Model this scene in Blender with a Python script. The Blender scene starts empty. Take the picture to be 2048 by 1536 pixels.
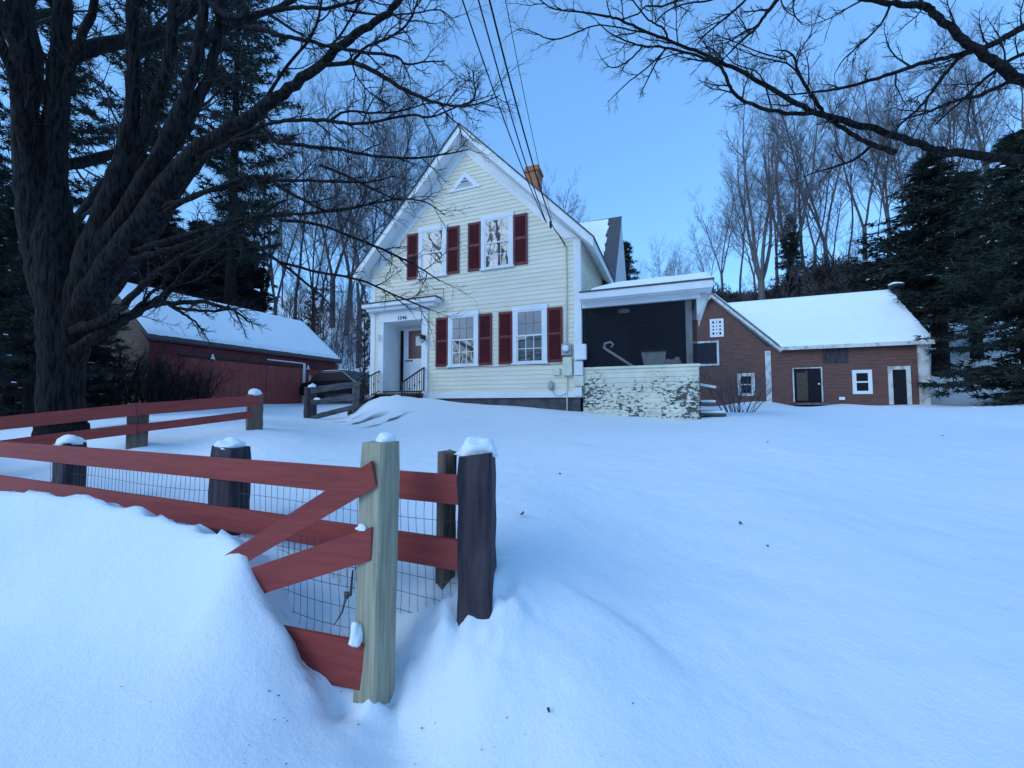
import bpy, math, random
import numpy as np
from mathutils import Vector, Matrix, noise as mnoise

D = bpy.data
SC = bpy.context.scene
COL = SC.collection
rad = math.radians
V = Vector

# ------------------------------------------------------------------ camera
FPX = 810.0                                    # focal length in pixels of the 2048 px wide photograph
PIT, YAW, ROL = rad(2.84), rad(21.44), rad(-0.12)
EYE = 1.6
FW = V((-math.sin(YAW) * math.cos(PIT), math.cos(YAW) * math.cos(PIT), math.sin(PIT)))
_R0 = V((math.cos(YAW), math.sin(YAW), 0))
_U0 = _R0.cross(FW)
RT = _R0 * math.cos(ROL) + _U0 * math.sin(ROL)
UP = -_R0 * math.sin(ROL) + _U0 * math.cos(ROL)
CAM = V((0, 0, EYE))
def ray(u, v): return FW + RT * ((u - 1024) / FPX) + UP * ((768 - v) / FPX)
def at(u, v, d): return CAM + ray(u, v) * d
def onY(u, v, Y): r = ray(u, v); return CAM + r * (Y / r.y)
def onX(u, v, X): r = ray(u, v); return CAM + r * (X / r.x)
cam = D.cameras.new('camera'); camo = D.objects.new('camera', cam); COL.objects.link(camo)
cam.sensor_width = 36; cam.lens = FPX / 2048 * 36; cam.clip_start = 0.05; cam.clip_end = 3000
mw = Matrix((RT, UP, -FW)).transposed().to_4x4(); mw.translation = CAM
camo.matrix_world = mw
SC.camera = camo

# ------------------------------------------------------------------ world and light
w = D.worlds.new('World'); SC.world = w; w.use_nodes = True
nt = w.node_tree; bg = nt.nodes['Background']
sky = nt.nodes.new('ShaderNodeTexSky'); sky.sky_type = 'NISHITA'; sky.sun_disc = False
SUN_EL, SUN_ROT = rad(27), rad(-146)           # hidden sun behind the camera's left shoulder, its light spread wide by haze
sky.sun_elevation = SUN_EL; sky.sun_rotation = SUN_ROT
sky.air_density = 1.0; sky.dust_density = 0.4; sky.ozone_density = 3.0
tint = nt.nodes.new('ShaderNodeMix'); tint.data_type = 'RGBA'; tint.blend_type = 'MULTIPLY'
tint.inputs[0].default_value = 1.0; tint.inputs[7].default_value = (0.45, 0.82, 1.25, 1)
gm = nt.nodes.new('ShaderNodeGamma'); gm.inputs[1].default_value = 0.52; nt.links.new(sky.outputs[0], gm.inputs[0]); nt.links.new(gm.outputs[0], tint.inputs[6]); nt.links.new(tint.outputs[2], bg.inputs[0])
bg.inputs[1].default_value = 0.15
sl = D.lights.new('sun', 'SUN'); sl.energy = 0.50; sl.angle = rad(45); sl.color = (0.72, 0.87, 1.0)
so = D.objects.new('sun', sl); COL.objects.link(so)
sdir = V((math.sin(SUN_ROT) * math.cos(SUN_EL), math.cos(SUN_ROT) * math.cos(SUN_EL), math.sin(SUN_EL)))
so.rotation_euler = sdir.to_track_quat('Z', 'Y').to_euler(); so.location = (-8, -20, 25)
SC.view_settings.view_transform = 'Standard'; SC.view_settings.look = 'None'
SC.view_settings.exposure = 1.72; SC.view_settings.gamma = 1.0
SC.cycles.max_bounces = 6; SC.cycles.transparent_max_bounces = 12

# ------------------------------------------------------------------ materials
def mat(name, col, col2=None, rough=0.8, scale=6.0, stretch=(1, 1, 1), bump=0.0, bscale=None, lo=0.35, hi=0.65, spec=0.3, detail=4, metal=0.0):
    m = D.materials.new(name); m.use_nodes = True
    n = m.node_tree.nodes; L = m.node_tree.links
    b = n['Principled BSDF']; b.inputs['Roughness'].default_value = rough
    b.inputs['Specular IOR Level'].default_value = spec; b.inputs['Metallic'].default_value = metal
    if col2 is None: col2 = tuple(c * 0.72 for c in col)
    tc = n.new('ShaderNodeTexCoord'); mp = n.new('ShaderNodeMapping'); mp.inputs['Scale'].default_value = stretch
    nz = n.new('ShaderNodeTexNoise'); nz.inputs['Scale'].default_value = scale; nz.inputs['Detail'].default_value = detail
    L.new(tc.outputs['Object'], mp.inputs[0]); L.new(mp.outputs[0], nz.inputs[0])
    cr = n.new('ShaderNodeValToRGB'); cr.color_ramp.elements[0].position = lo; cr.color_ramp.elements[1].position = hi
    cr.color_ramp.elements[0].color = (*col2, 1); cr.color_ramp.elements[1].color = (*col, 1)
    L.new(nz.outputs[0], cr.inputs[0]); L.new(cr.outputs[0], b.inputs['Base Color'])
    if bump:
        n2 = n.new('ShaderNodeTexNoise'); n2.inputs['Scale'].default_value = bscale or scale * 3; n2.inputs['Detail'].default_value = 5
        L.new(mp.outputs[0], n2.inputs[0])
        bp = n.new('ShaderNodeBump'); bp.inputs['Strength'].default_value = bump; bp.inputs['Distance'].default_value = 0.02
        L.new(n2.outputs[0], bp.inputs['Height']); L.new(bp.outputs[0], b.inputs['Normal'])
    return m
def glass(name, dark, fac, rough=0.02):
    m = D.materials.new(name); m.use_nodes = True; n = m.node_tree.nodes; L = m.node_tree.links
    b = n['Principled BSDF']; b.inputs['Base Color'].default_value = (*dark, 1); b.inputs['Roughness'].default_value = 0.5
    g = n.new('ShaderNodeBsdfGlossy'); g.inputs['Roughness'].default_value = rough; g.inputs['Color'].default_value = (0.95, 0.97, 1, 1)
    tc = n.new('ShaderNodeTexCoord'); nz = n.new('ShaderNodeTexNoise'); nz.inputs['Scale'].default_value = 2.2
    bp = n.new('ShaderNodeBump'); bp.inputs['Strength'].default_value = 0.06; bp.inputs['Distance'].default_value = 0.05
    L.new(tc.outputs['Object'], nz.inputs[0]); L.new(nz.outputs[0], bp.inputs['Height']); L.new(bp.outputs[0], g.inputs['Normal'])
    mx = n.new('ShaderNodeMixShader'); mx.inputs[0].default_value = fac
    L.new(b.outputs[0], mx.inputs[1]); L.new(g.outputs[0], mx.inputs[2]); L.new(mx.outputs[0], n['Material Output'].inputs[0])
    return m
def peeling(name):
    m = mat(name, (0.78, 0.74, 0.60), (0.64, 0.60, 0.48), rough=0.85, scale=2.5, bump=0.3)
    n = m.node_tree.nodes; L = m.node_tree.links; b = n['Principled BSDF']
    tc = n.new('ShaderNodeTexCoord'); mp = n.new('ShaderNodeMapping'); mp.inputs['Scale'].default_value = (.8, 1, 1.5)
    a = n.new('ShaderNodeTexNoise'); a.inputs['Scale'].default_value = 11; a.inputs['Detail'].default_value = 7; a.inputs['Roughness'].default_value = 0.72
    c = n.new('ShaderNodeTexNoise'); c.inputs['Scale'].default_value = 1.3; c.inputs['Detail'].default_value = 2
    L.new(tc.outputs['Object'], mp.inputs[0]); L.new(mp.outputs[0], a.inputs[0]); L.new(tc.outputs['Object'], c.inputs[0])
    sep = n.new('ShaderNodeSeparateXYZ'); L.new(tc.outputs['Object'], sep.inputs[0])
    mr = n.new('ShaderNodeMapRange'); mr.inputs[1].default_value = 2.45; mr.inputs[2].default_value = 1.9; mr.inputs[3].default_value = -0.12; mr.inputs[4].default_value = 0.045
    L.new(sep.outputs[2], mr.inputs[0])
    s1 = n.new('ShaderNodeMath'); s1.operation = 'MULTIPLY_ADD'; s1.inputs[1].default_value = 0.45; L.new(c.outputs[0], s1.inputs[0]); L.new(a.outputs[0], s1.inputs[2])
    s2 = n.new('ShaderNodeMath'); s2.operation = 'ADD'; L.new(s1.outputs[0], s2.inputs[0]); L.new(mr.outputs[0], s2.inputs[1])
    cr = n.new('ShaderNodeValToRGB'); cr.color_ramp.elements[0].position = 0.775; cr.color_ramp.elements[1].position = 0.80
    L.new(s2.outputs[0], cr.inputs[0])
    old = b.inputs['Base Color'].links[0].from_socket
    mx = n.new('ShaderNodeMix'); mx.data_type = 'RGBA'; L.new(cr.outputs[0], mx.inputs[0]); L.new(old, mx.inputs[6])
    mx.inputs[7].default_value = (0.085, 0.09, 0.085, 1); L.new(mx.outputs[2], b.inputs['Base Color'])
    return m
def screen_mat():
    m = D.materials.new('porch_screen'); m.use_nodes = True; n = m.node_tree.nodes; L = m.node_tree.links
    b = n['Principled BSDF']; b.inputs['Base Color'].default_value = (0.010, 0.011, 0.018, 1); b.inputs['Roughness'].default_value = 0.9
    t = n.new('ShaderNodeBsdfTransparent'); mx = n.new('ShaderNodeMixShader'); mx.inputs[0].default_value = 0.5
    L.new(t.outputs[0], mx.inputs[1]); L.new(b.outputs[0], mx.inputs[2]); L.new(mx.outputs[0], n['Material Output'].inputs[0])
    return m
def brick_mat():
    m = D.materials.new('chimney_brick'); m.use_nodes = True; n = m.node_tree.nodes; L = m.node_tree.links
    b = n['Principled BSDF']; b.inputs['Roughness'].default_value = 0.9
    tc = n.new('ShaderNodeTexCoord'); mp = n.new('ShaderNodeMapping'); mp.inputs['Rotation'].default_value = (rad(90), 0, 0)
    br = n.new('ShaderNodeTexBrick'); br.inputs['Scale'].default_value = 4.5
    br.inputs['Color1'].default_value = (0.36, 0.13, 0.05, 1); br.inputs['Color2'].default_value = (0.27, 0.09, 0.035, 1); br.inputs['Mortar'].default_value = (0.32, 0.2, 0.13, 1)
    br.inputs['Mortar Size'].default_value = 0.015
    L.new(tc.outputs['Object'], mp.inputs[0]); L.new(mp.outputs[0], br.inputs[0]); L.new(br.outputs[0], b.inputs['Base Color'])
    return m
MT = dict(
    veiled=mat('screened_muntin', (0.20, 0.205, 0.235), (0.18, 0.185, 0.21)),
    siding=mat('yellow_clapboard', (0.83, 0.745, 0.60), (0.76, 0.68, 0.545), scale=1.6, stretch=(0.5, 0.5, 3), bump=0.12, bscale=30),
    peel=peeling('peeling_clapboard'),
    trim=mat('white_trim', (0.80, 0.80, 0.80), (0.72, 0.72, 0.73), scale=2.0, bump=0.08, bscale=25, rough=0.6),
    oldtrim=mat('worn_white_trim', (0.62, 0.62, 0.60), (0.34, 0.31, 0.29), scale=4, stretch=(1, 1, .7), lo=0.30, hi=0.52, detail=6),
    found=mat('foundation_stone', (0.10, 0.09, 0.10), (0.055, 0.05, 0.055), scale=5, bump=0.5),
    shutter=mat('burgundy_shutter', (0.165, 0.028, 0.033), (0.135, 0.023, 0.028), scale=3, rough=0.55),
    shingle=mat('dark_shingle', (0.10, 0.10, 0.11), (0.06, 0.06, 0.068), scale=14, bump=0.4),
    roofsnow=mat('roof_snow', (0.87, 0.89, 0.90), (0.84, 0.86, 0.88), scale=2, bump=0.12, bscale=6, rough=0.7),
    capsnow=mat('clump_snow', (0.88, 0.90, 0.91), (0.85, 0.87, 0.89), scale=8, bump=0.35, bscale=22, rough=0.7),
    upglass=glass('upper_glass', (0.02, 0.022, 0.035), 0.12), lowglass=glass('lower_glass', (0.012, 0.012, 0.022), 0.06),
    curtain=glass('screened_glass', (0.13, 0.135, 0.165), 0.05, 0.2), dark=mat('dark_interior', (0.012, 0.012, 0.016), (0.009, 0.009, 0.012), rough=0.9),
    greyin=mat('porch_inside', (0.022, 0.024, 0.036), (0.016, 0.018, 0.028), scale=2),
    screen=screen_mat(), brick=brick_mat(),
    door=mat('white_door', (0.74, 0.75, 0.78), (0.68, 0.69, 0.73), scale=2, rough=0.5),
    doorglass=mat('red_curtain_pane', (0.13, 0.03, 0.04), (0.09, 0.02, 0.03), scale=9, rough=0.35, spec=0.6),
    paper=mat('paper', (0.8, 0.8, 0.8), (0.76, 0.76, 0.76)),
    black=mat('black_iron', (0.018, 0.018, 0.022), (0.012, 0.012, 0.015), rough=0.5),
    greymetal=mat('grey_metal', (0.42, 0.43, 0.45), (0.30, 0.31, 0.33), rough=0.45, scale=8),
    palebox=mat('cream_box', (0.72, 0.70, 0.55), (0.62, 0.60, 0.48), rough=0.5, scale=5),
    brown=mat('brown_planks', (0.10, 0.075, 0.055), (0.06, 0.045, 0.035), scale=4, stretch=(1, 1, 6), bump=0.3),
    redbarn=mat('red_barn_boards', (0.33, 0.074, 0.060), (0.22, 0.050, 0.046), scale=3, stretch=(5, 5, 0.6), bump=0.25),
    redbarntrim=mat('dark_red_trim', (0.13, 0.03, 0.035), (0.10, 0.024, 0.03), scale=3),
    brownbarn=mat('brown_red_clapboard', (0.165, 0.080, 0.066), (0.128, 0.063, 0.055), scale=3, stretch=(0.8, 0.8, 2), bump=0.12),
    fence=mat('red_fence_paint', (0.34, 0.056, 0.045), (0.26, 0.043, 0.037), scale=9, stretch=(.35, .35, 5), bump=0.2, bscale=50, rough=0.6, detail=9),
    newpost=mat('pale_green_post', (0.42, 0.38, 0.27), (0.30, 0.265, 0.185), scale=11, stretch=(5, 5, 0.3), bump=0.25, bscale=30),
    tie=mat('dark_tie', (0.075, 0.055, 0.062), (0.030, 0.022, 0.030), scale=4, stretch=(6, 6, 0.5), bump=0.5, bscale=16),
    oldpost=mat('weathered_post', (0.20, 0.135, 0.105), (0.11, 0.075, 0.062), scale=5, stretch=(5, 5, 0.6), bump=0.4),
    greywood=mat('grey_weathered_wood', (0.17, 0.15, 0.15), (0.09, 0.075, 0.075), scale=5, stretch=(1, 1, 3), bump=0.3),
    wire=mat('galvanised_wire', (0.11, 0.12, 0.14), (0.08, 0.085, 0.10), rough=0.5),
    cable=mat('cable', (0.012, 0.012, 0.016), (0.01, 0.01, 0.012)),
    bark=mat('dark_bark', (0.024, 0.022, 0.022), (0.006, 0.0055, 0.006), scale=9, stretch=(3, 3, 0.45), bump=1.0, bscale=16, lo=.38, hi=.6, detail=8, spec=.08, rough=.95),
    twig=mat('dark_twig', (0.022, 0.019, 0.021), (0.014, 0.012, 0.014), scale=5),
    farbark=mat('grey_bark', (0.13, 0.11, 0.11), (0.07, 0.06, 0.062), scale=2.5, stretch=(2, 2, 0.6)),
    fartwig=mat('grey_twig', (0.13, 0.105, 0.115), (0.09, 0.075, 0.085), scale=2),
    needle=mat('pine_needles', (0.036, 0.050, 0.042), (0.016, 0.025, 0.021), scale=1.2, rough=0.9),
    hem=mat('hemlock_needles', (0.034, 0.046, 0.040), (0.014, 0.021, 0.019), scale=1.0, rough=0.9),
    brush=mat('brown_brush', (0.060, 0.050, 0.050), (0.035, 0.03, 0.032), scale=0.6, rough=0.95),
    beech=mat('dead_leaf_brown', (0.13, 0.075, 0.055), (0.08, 0.045, 0.04), scale=2),
    car=mat('black_car_paint', (0.012, 0.012, 0.015), (0.01, 0.01, 0.012), rough=0.25, spec=0.5),
    rubber=mat('tyre_rubber', (0.015, 0.015, 0.015), (0.01, 0.01, 0.01)),
    redlight=mat('red_lens', (0.35, 0.03, 0.035), (0.3, 0.025, 0.03), rough=0.3),
)

# ------------------------------------------------------------------ mesh helpers
class MB:
    def __init__(s): s.v = []; s.f = []; s.smooth = False
    def poly(s, pts):
        i = len(s.v); s.v += [tuple(p) for p in pts]; s.f.append(tuple(range(i, i + len(pts)))); return s
    def box(s, x0, x1, y0, y1, z0, z1):
        i = len(s.v)
        s.v += [(x, y, z) for z in (z0, z1) for x, y in ((x0, y0), (x1, y0), (x1, y1), (x0, y1))]
        s.f += [tuple(i + k for k in q) for q in ((3, 2, 1, 0), (4, 5, 6, 7), (0, 1, 5, 4), (1, 2, 6, 5), (2, 3, 7, 6), (3, 0, 4, 7))]
        return s
    def prism(s, a, off):                      # polygon a (3-D points) extruded by vector off
        n = len(a); i = len(s.v); off = V(off)
        s.v += [tuple(p) for p in a] + [tuple(V(p) + off) for p in a]
        s.f.append(tuple(i + k for k in range(n - 1, -1, -1))); s.f.append(tuple(i + n + k for k in range(n)))
        for k in range(n): j = (k + 1) % n; s.f.append((i + k, i + j, i + n + j, i + n + k))
        return s
    def beam(s, a, b, wd, ht, up=(0, 0, 1), rag=0.0, rng=None):   # rectangular bar from a to b
        a, b = V(a), V(b); t = (b - a).normalized(); sd = t.cross(V(up)).normalized(); u = sd.cross(t).normalized()
        n = 8 if rag else 1; i = len(s.v)
        for k in range(n + 1):
            p = a.lerp(b, k / n)
            for x, z in ((-1, -1), (1, -1), (1, 1), (-1, 1)):
                j = V((0, 0, 0))
                if rag: j = V((rng.uniform(-rag, rag), rng.uniform(-rag, rag), rng.uniform(-rag, rag)))
                s.v.append(tuple(p + sd * (x * wd / 2) + u * (z * ht / 2) + j))
        for k in range(n):
            o = i + 4 * k
            for q in range(4): r = (q + 1) % 4; s.f.append((o + q, o + r, o + 4 + r, o + 4 + q))
        s.f.append((i + 3, i + 2, i + 1, i)); o = i + 4 * n; s.f.append((o, o + 1, o + 2, o + 3))
        return s
    def tube(s, pts, rs, n=6, cap=True):
        s.smooth = True
        i0 = len(s.v); m = len(pts); nv = None
        for k in range(m):
            t = (pts[min(k + 1, m - 1)] - pts[max(k - 1, 0)])
            if t.length < 1e-9: t = V((0, 0, 1))
            t.normalize()
            if nv is None:
                nv = t.orthogonal().normalized()
            else:
                nv = nv - t * nv.dot(t)
                nv = t.orthogonal().normalized() if nv.length < 1e-6 else nv.normalized()
            b = t.cross(nv); r = rs[k]
            for q in range(n):
                a = 6.28318 * q / n
                s.v.append(tuple(pts[k] + nv * (r * math.cos(a)) + b * (r * math.sin(a))))
        for k in range(m - 1):
            for q in range(n):
                r = (q + 1) % n; o = i0 + k * n; s.f.append((o + q, o + r, o + n + r, o + n + q))
        if cap and n > 3:
            s.f.append(tuple(i0 + q for q in range(n - 1, -1, -1))); s.f.append(tuple(i0 + (m - 1) * n + q for q in range(n)))
        return s
    def build(s, name, m, parent=None, smooth=None, bevel=0.0):
        me = D.meshes.new(name); me.from_pydata(s.v, [], s.f); me.materials.append(m)
        if smooth if smooth is not None else s.smooth: me.shade_smooth()
        me.update()
        o = D.objects.new(name, me); COL.objects.link(o)
        if parent is not None:
            o.parent = parent
            o.matrix_parent_inverse = parent_inv(parent)
        if bevel:
            b = o.modifiers.new('bevel', 'BEVEL'); b.width = bevel; b.segments = 2; b.limit_method = 'ANGLE'
        return o
def parent_inv(p):
    return Matrix.Translation(-p.location) if p.type == 'EMPTY' else Matrix.Identity(4)
def thing(name, label, cat, loc, group=None):
    o = D.objects.new(name, None); o.empty_display_size = 0.2; COL.objects.link(o); o.location = loc
    o['label'] = label; o['category'] = cat
    if group: o['group'] = group
    return o
def tag(o, label, cat, group=None):
    o['label'] = label; o['category'] = cat
    if group: o['group'] = group
    return o
def lump(name, m, parent, c, rx, ry, rz, seed=0, amp=0.25, sub=3):
    import bmesh
    bm = bmesh.new(); bmesh.ops.create_icosphere(bm, subdivisions=sub, radius=1)
    mb = MB(); mb.smooth = True
    for v in bm.verts:
        p = v.co; k = 1 + amp * mnoise.noise(p * 1.4 + V((seed * 7.1, 0, 0))) + amp * 0.4 * mnoise.noise(p * 4 + V((seed, 3, 0)))
        z = p.z * k * rz
        if z < 0: z *= 0.25
        mb.v.append((c[0] + p.x * k * rx, c[1] + p.y * k * ry, c[2] + z))
    bm.verts.ensure_lookup_table(); mb.f = [tuple(v.index for v in f.verts) for f in bm.faces]; bm.free()
    return mb.build(name, m, parent)
def clap(mb, O, ux, nrm, z0, z1, e, spans):
    """lapped boards: spans(z) -> list of (xl, xr) along ux at height z; nrm points outward"""
    O, ux, nrm = V(O), V(ux), V(nrm); z = z0
    while z < z1 - 1e-4:
        zt = min(z + e, z1); A = spans(z + 1e-4); B = spans(zt - 1e-4)
        if len(A) != len(B): B = A if len(B) > len(A) or not B else B; A = B if len(A) != len(B) else A
        for (al, ar), (bl, br) in zip(A, B):
            P = lambda x, zz, d: O + ux * x + nrm * d + V((0, 0, zz))
            mb.poly([P(al, z, .022), P(ar, z, .022), P(br, zt, .006), P(bl, zt, .006)])
            mb.poly([P(al, z, 0), P(ar, z, 0), P(ar, z, .022), P(al, z, .022)])
        z = zt
    return mb

# ------------------------------------------------------------------ terrain
class TPS:
    def __init__(s, P, reg=0.02):
        P = np.array([tuple(p) for p in P], float); s.c = P[:, :2]; n = len(P)
        K = s.k(s.c) + reg * np.eye(n); Q = np.c_[np.ones(n), s.c]
        A = np.block([[K, Q], [Q.T, np.zeros((3, 3))]]); s.w = np.linalg.solve(A, np.r_[P[:, 2], np.zeros(3)])
    def k(s, X):
        d2 = ((X[:, None, :] - s.c[None]) ** 2).sum(2); return 0.5 * d2 * np.log(d2 + 1e-9)
    def __call__(s, X):
        return s.k(X) @ s.w[:-3] + np.c_[np.ones(len(X)), X] @ s.w[-3:]
def warp(P):                                    # ground is fitted in log-polar distances so near detail and far hills both stay smooth
    P = np.asarray(P, float); r = np.hypot(P[:, 0], P[:, 1]) + 1e-9; k = np.log1p(r / 1.5) * 3 / r
    return P[:, :2] * k[:, None]
GP = [at(*q) for q in ((800, 1393, 1.86), (1024, 1536, 1.5), (1500, 1536, 1.5), (2048, 1536, 1.5), (700, 1536, 1.5), (955, 1222, 1.99), (905, 1208, 2.03), (1003, 1175, 2.07), (757, 1425, 1.78), (1100, 1210, 2.05), (1300, 1150, 2.5),
     (1700, 1150, 2.6), (2048, 1150, 2.7), (1200, 950, 4.5), (1700, 950, 4.8), (2048, 930, 5.5), (1000, 862, 7.6), (1300, 870, 7.0), (1700, 860, 8), (2048, 860, 9),
     (600, 1230, 2.15), (850, 1180, 2.2), (850, 1300, 1.93), (830, 1350, 1.89), (800, 1250, 2.08), (815, 1180, 2.3), (955, 1300, 1.84), (960, 1400, 1.68), (1050, 1300, 1.83), (1150, 1350, 1.74), (880, 1400, 1.76), (680, 1100, 2.5), (462, 1062, 2.8), (250, 968, 4.2), (60, 930, 5.0), (350, 908, 5.0), (0, 1100, 2.6), (200, 1130, 2.35), (0, 1250, 2.0), (300, 1300, 1.8), (-500, 1050, 3.2), (470, 1180, 2.05), (272, 893, 5.0), (507, 861, 5.8), (625, 838, 10.4), (715, 823, 11.2),
     (100, 872, 6), (650, 880, 6), (800, 850, 8.2), (750, 830, 9.6))]
GP += [V(p) for p in ((-8.8, 10.2, 1.58), (-8.0, 9.0, 1.58), (-6.9, 9.3, 1.70), (-6, 10.2, 1.68), (-4, 10.2, 1.53), (-2.14, 10.2, 1.38), (0.6, 10.2, 1.24), (1.5, 10.5, 1.27), (3.0, 13, 1.27), (1.2, 14, 1.3), (4, 18, 1.38), (6.5, 18, 1.36), (9, 19, 1.38), (12, 20, 1.42), (6, 22, 1.46), (6, 15, 1.28), (4, 23.5, 1.5), (5.5, 25, 1.54), (10, 24.5, 1.52), (12.5, 23, 1.5), (3, 29, 1.7), (7, 29, 1.8), (11, 29, 1.8), (6, 9, 1.03), (7.5, 15, 1.2), (14, 27, 1.7),
     (3, 25, 1.55), (8, 25, 1.55), (12, 25, 1.5), (16, 24, 1.7), (12, 15, 1.25), (20, 20, 1.7), (9, 12, 1.15), (-5, 15, 1.7), (-2, 20, 1.8),
     (-16.5, 8, 1.5), (-16.2, 12, 1.58), (-16.2, 16.5, 1.9), (-22, 8, 1.6), (-9, 3, 1.1), (-20, 3, 1.3), (-14, 22, 3.0), (-9, 20, 2.2),
     (-17, 30, 6.0), (-10, 30, 4.5), (-4, 30, 3.0), (-28, 25, 5), (-32, 45, 13), (-14, 48, 11.5), (0, 48, 7), (5, 36, 2.6), (5.4, 34.5, 4.0), (14, 37, 5.5), (2.7, 44, 11), (16.5, 49, 13), (32, 55, 14), (-1, 47, 5), (30, 33, 4), (30, 64, 18), (60, 40, 14), (20, 72, 19), (-20, 75, 20), (60, 90, 26), (-70, 60, 24), (-60, 10, 6),
     (0, -2, 0.1), (-5, -3, 0.2), (5, -3, 0.1), (0, -20, 0), (-30, -20, 0.2), (30, -20, 0), (12, 1, 0.3), (40, 5, 0.8), (0, -120, 2), (150, -60, 3), (-150, -60, 4), (200, 60, 20), (-200, 60, 22), (0, 220, 30), (120, 200, 30), (-120, 200, 30))]
_gp = np.array([tuple(p) for p in GP]); LAWN = TPS(np.c_[warp(_gp), _gp[:, 2]], 0.0002)
CREST = [at(*q) for q in ((-500, 1010, 3.2), (0, 984, 2.75), (60, 983, 2.7), (130, 992, 2.58), (200, 1002, 2.5), (250, 1018, 2.4), (330, 1036, 2.3), (400, 1056, 2.22), (440, 1062, 2.14), (470, 1082, 2.04), (478, 1105, 1.99),
     (497, 1135, 1.96), (508, 1180, 1.93), (530, 1215, 1.90), (560, 1252, 1.87), (592, 1315, 1.82), (640, 1385, 1.76), (668, 1440, 1.71), (690, 1540, 1.60), (720, 1750, 1.4))]
BP = CREST[1:18] + [at(*q) for q in ((-400, 1300, 1.9), (0, 1200, 2.1), (200, 1200, 2.02), (400, 1200, 1.92), (0, 1400, 1.7), (200, 1400, 1.66), (400, 1400, 1.62), (560, 1400, 1.66), (0, 1536, 1.5), (300, 1536, 1.47), (600, 1536, 1.5), (-500, 1600, 1.6), (300, 1900, 1.1))]
_bp = np.array([tuple(p) for p in BP]); BANK = TPS(_bp, 0.003)
_cr = np.array([(p.x, p.y) for p in CREST])
def crest_dist(X):                              # > 0 behind the crest (away from the road)
    best = np.full(len(X), 1e9); sg = np.zeros(len(X))
    for a, b in zip(_cr[:-1], _cr[1:]):
        e = b - a; t = np.clip(((X - a) @ e) / (e @ e), 0, 1); d = X - (a + t[:, None] * e); r = np.hypot(d[:, 0], d[:, 1])
        c = e[0] * (X[:, 1] - a[1]) - e[1] * (X[:, 0] - a[0]); m = r < best
        best[m] = r[m]; sg[m] = np.sign(c[m])
    return best * sg
def ground_z(X, fine=True):
    X = np.asarray(X, float).reshape(-1, 2); z = LAWN(warp(X)); R = np.hypot(X[:, 0], X[:, 1])
    near = (R < 8) & (X[:, 1] > -3)
    if near.any():
        Y = X[near]; cd = crest_dist(Y)
        cd = cd + np.array([0.034 * mnoise.noise(V((x * 9, y * 9, 0))) + 0.022 * mnoise.noise(V((x * 26, y * 26, 1))) for x, y in Y])
        b = BANK(Y); b = np.minimum(b, 1.3) - np.maximum(0, cd) * 1.9 - np.maximum(0, R[near] - 5.6) * 0.8
        b = np.where(cd > 0.9, -9, b)
        k = 0.02; zz = z[near]; m = np.maximum(b, zz); z[near] = m + k * np.exp(-np.abs(b - zz) / k) * 0.5
    return z
def gz(x, y): return float(ground_z([(x, y)])[0])
N = 470; S = 6.6; t = np.linspace(-1, 1, N)
gx = -0.5 + 0.6 * np.sinh(S * t); gy = 1.9 + 0.6 * np.sinh(S * t)
XX, YY = np.meshgrid(gx, gy); P2 = np.c_[XX.ravel(), YY.ravel()]; ZZ = ground_z(P2)
POSTS_XY = []                                   # filled by the fence: little collars of snow
def add_noise(P2, ZZ):
    out = ZZ.copy()
    for i, (x, y) in enumerate(P2):
        r = math.hypot(x, y)
        if r > 60: continue
        p = V((x, y, 0))
        out[i] += 0.05 * mnoise.noise(p * 0.35) * min(1, r / 6)
        if r < 14:
            out[i] += 0.010 * mnoise.noise(p * 2.1) + 0.004 * mnoise.noise(p * 7)
            q = V((x * 0.5 + y * 0.2, y * 1.4 - x * .3, 0)); out[i] += 0.006 * mnoise.noise(q * 2.7)
        if r < 3.6: out[i] += 0.0035 * mnoise.noise(p * 22)
    return out
ZZ = add_noise(P2, ZZ)
for c, rr, h in ((at(740, 1400, 1.86), 0.16, 0.06), (at(960, 1215, 1.98), 0.2, 0.05), (at(822, 1400, 1.92), .09, .05), (at(757, 1425, 1.78), .06, .06), (at(1000, 1200, 2.0), .10, .05), (at(900, 1225, 1.95), .09, .035), (at(672, 1442, 1.76), .07, -.07), (at(690, 1405, 1.80), .06, -.05), (at(880, 1390, 1.95), .12, .04), (at(620, 1420, 1.72), .05, .03)):
    for i in np.where((np.abs(P2[:, 0] - c.x) < 0.6) & (np.abs(P2[:, 1] - c.y) < 0.6))[0]:
        d = math.hypot(P2[i, 0] - c.x, P2[i, 1] - c.y); p = V((P2[i, 0], P2[i, 1], 0))
        ZZ[i] += h * math.exp(-(d / rr) ** 2) * (0.55 + .95 * mnoise.noise(p * 12) + .22 * mnoise.noise(p * 34)) if h > 0 else h * math.exp(-(d / rr) ** 2)
for (c, h, rx, ry) in ((V((-7.05, 9.0, 0)), 0.16, 0.7, 0.6), (V((-6.2, 9.5, 0)), 0.08, .6, .5)):      # shovelled mound by the steps
    for i in np.where((np.abs(P2[:, 0] - c.x) < 2.5) & (np.abs(P2[:, 1] - c.y) < 2.5))[0]:
        q = ((P2[i, 0] - c.x) / rx) ** 2 + ((P2[i, 1] - c.y) / ry) ** 2
        ZZ[i] += h * math.exp(-q) * (1 + 0.5 * mnoise.noise(V((P2[i, 0], P2[i, 1], 0)) * 3))
g = MB(); g.v = [(float(x), float(y), float(z)) for (x, y), z in zip(P2, ZZ)]
g.f = [(j * N + i, j * N + i + 1, (j + 1) * N + i + 1, (j + 1) * N + i) for j in range(N - 1) for i in range(N - 1)]
g.smooth = True
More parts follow.
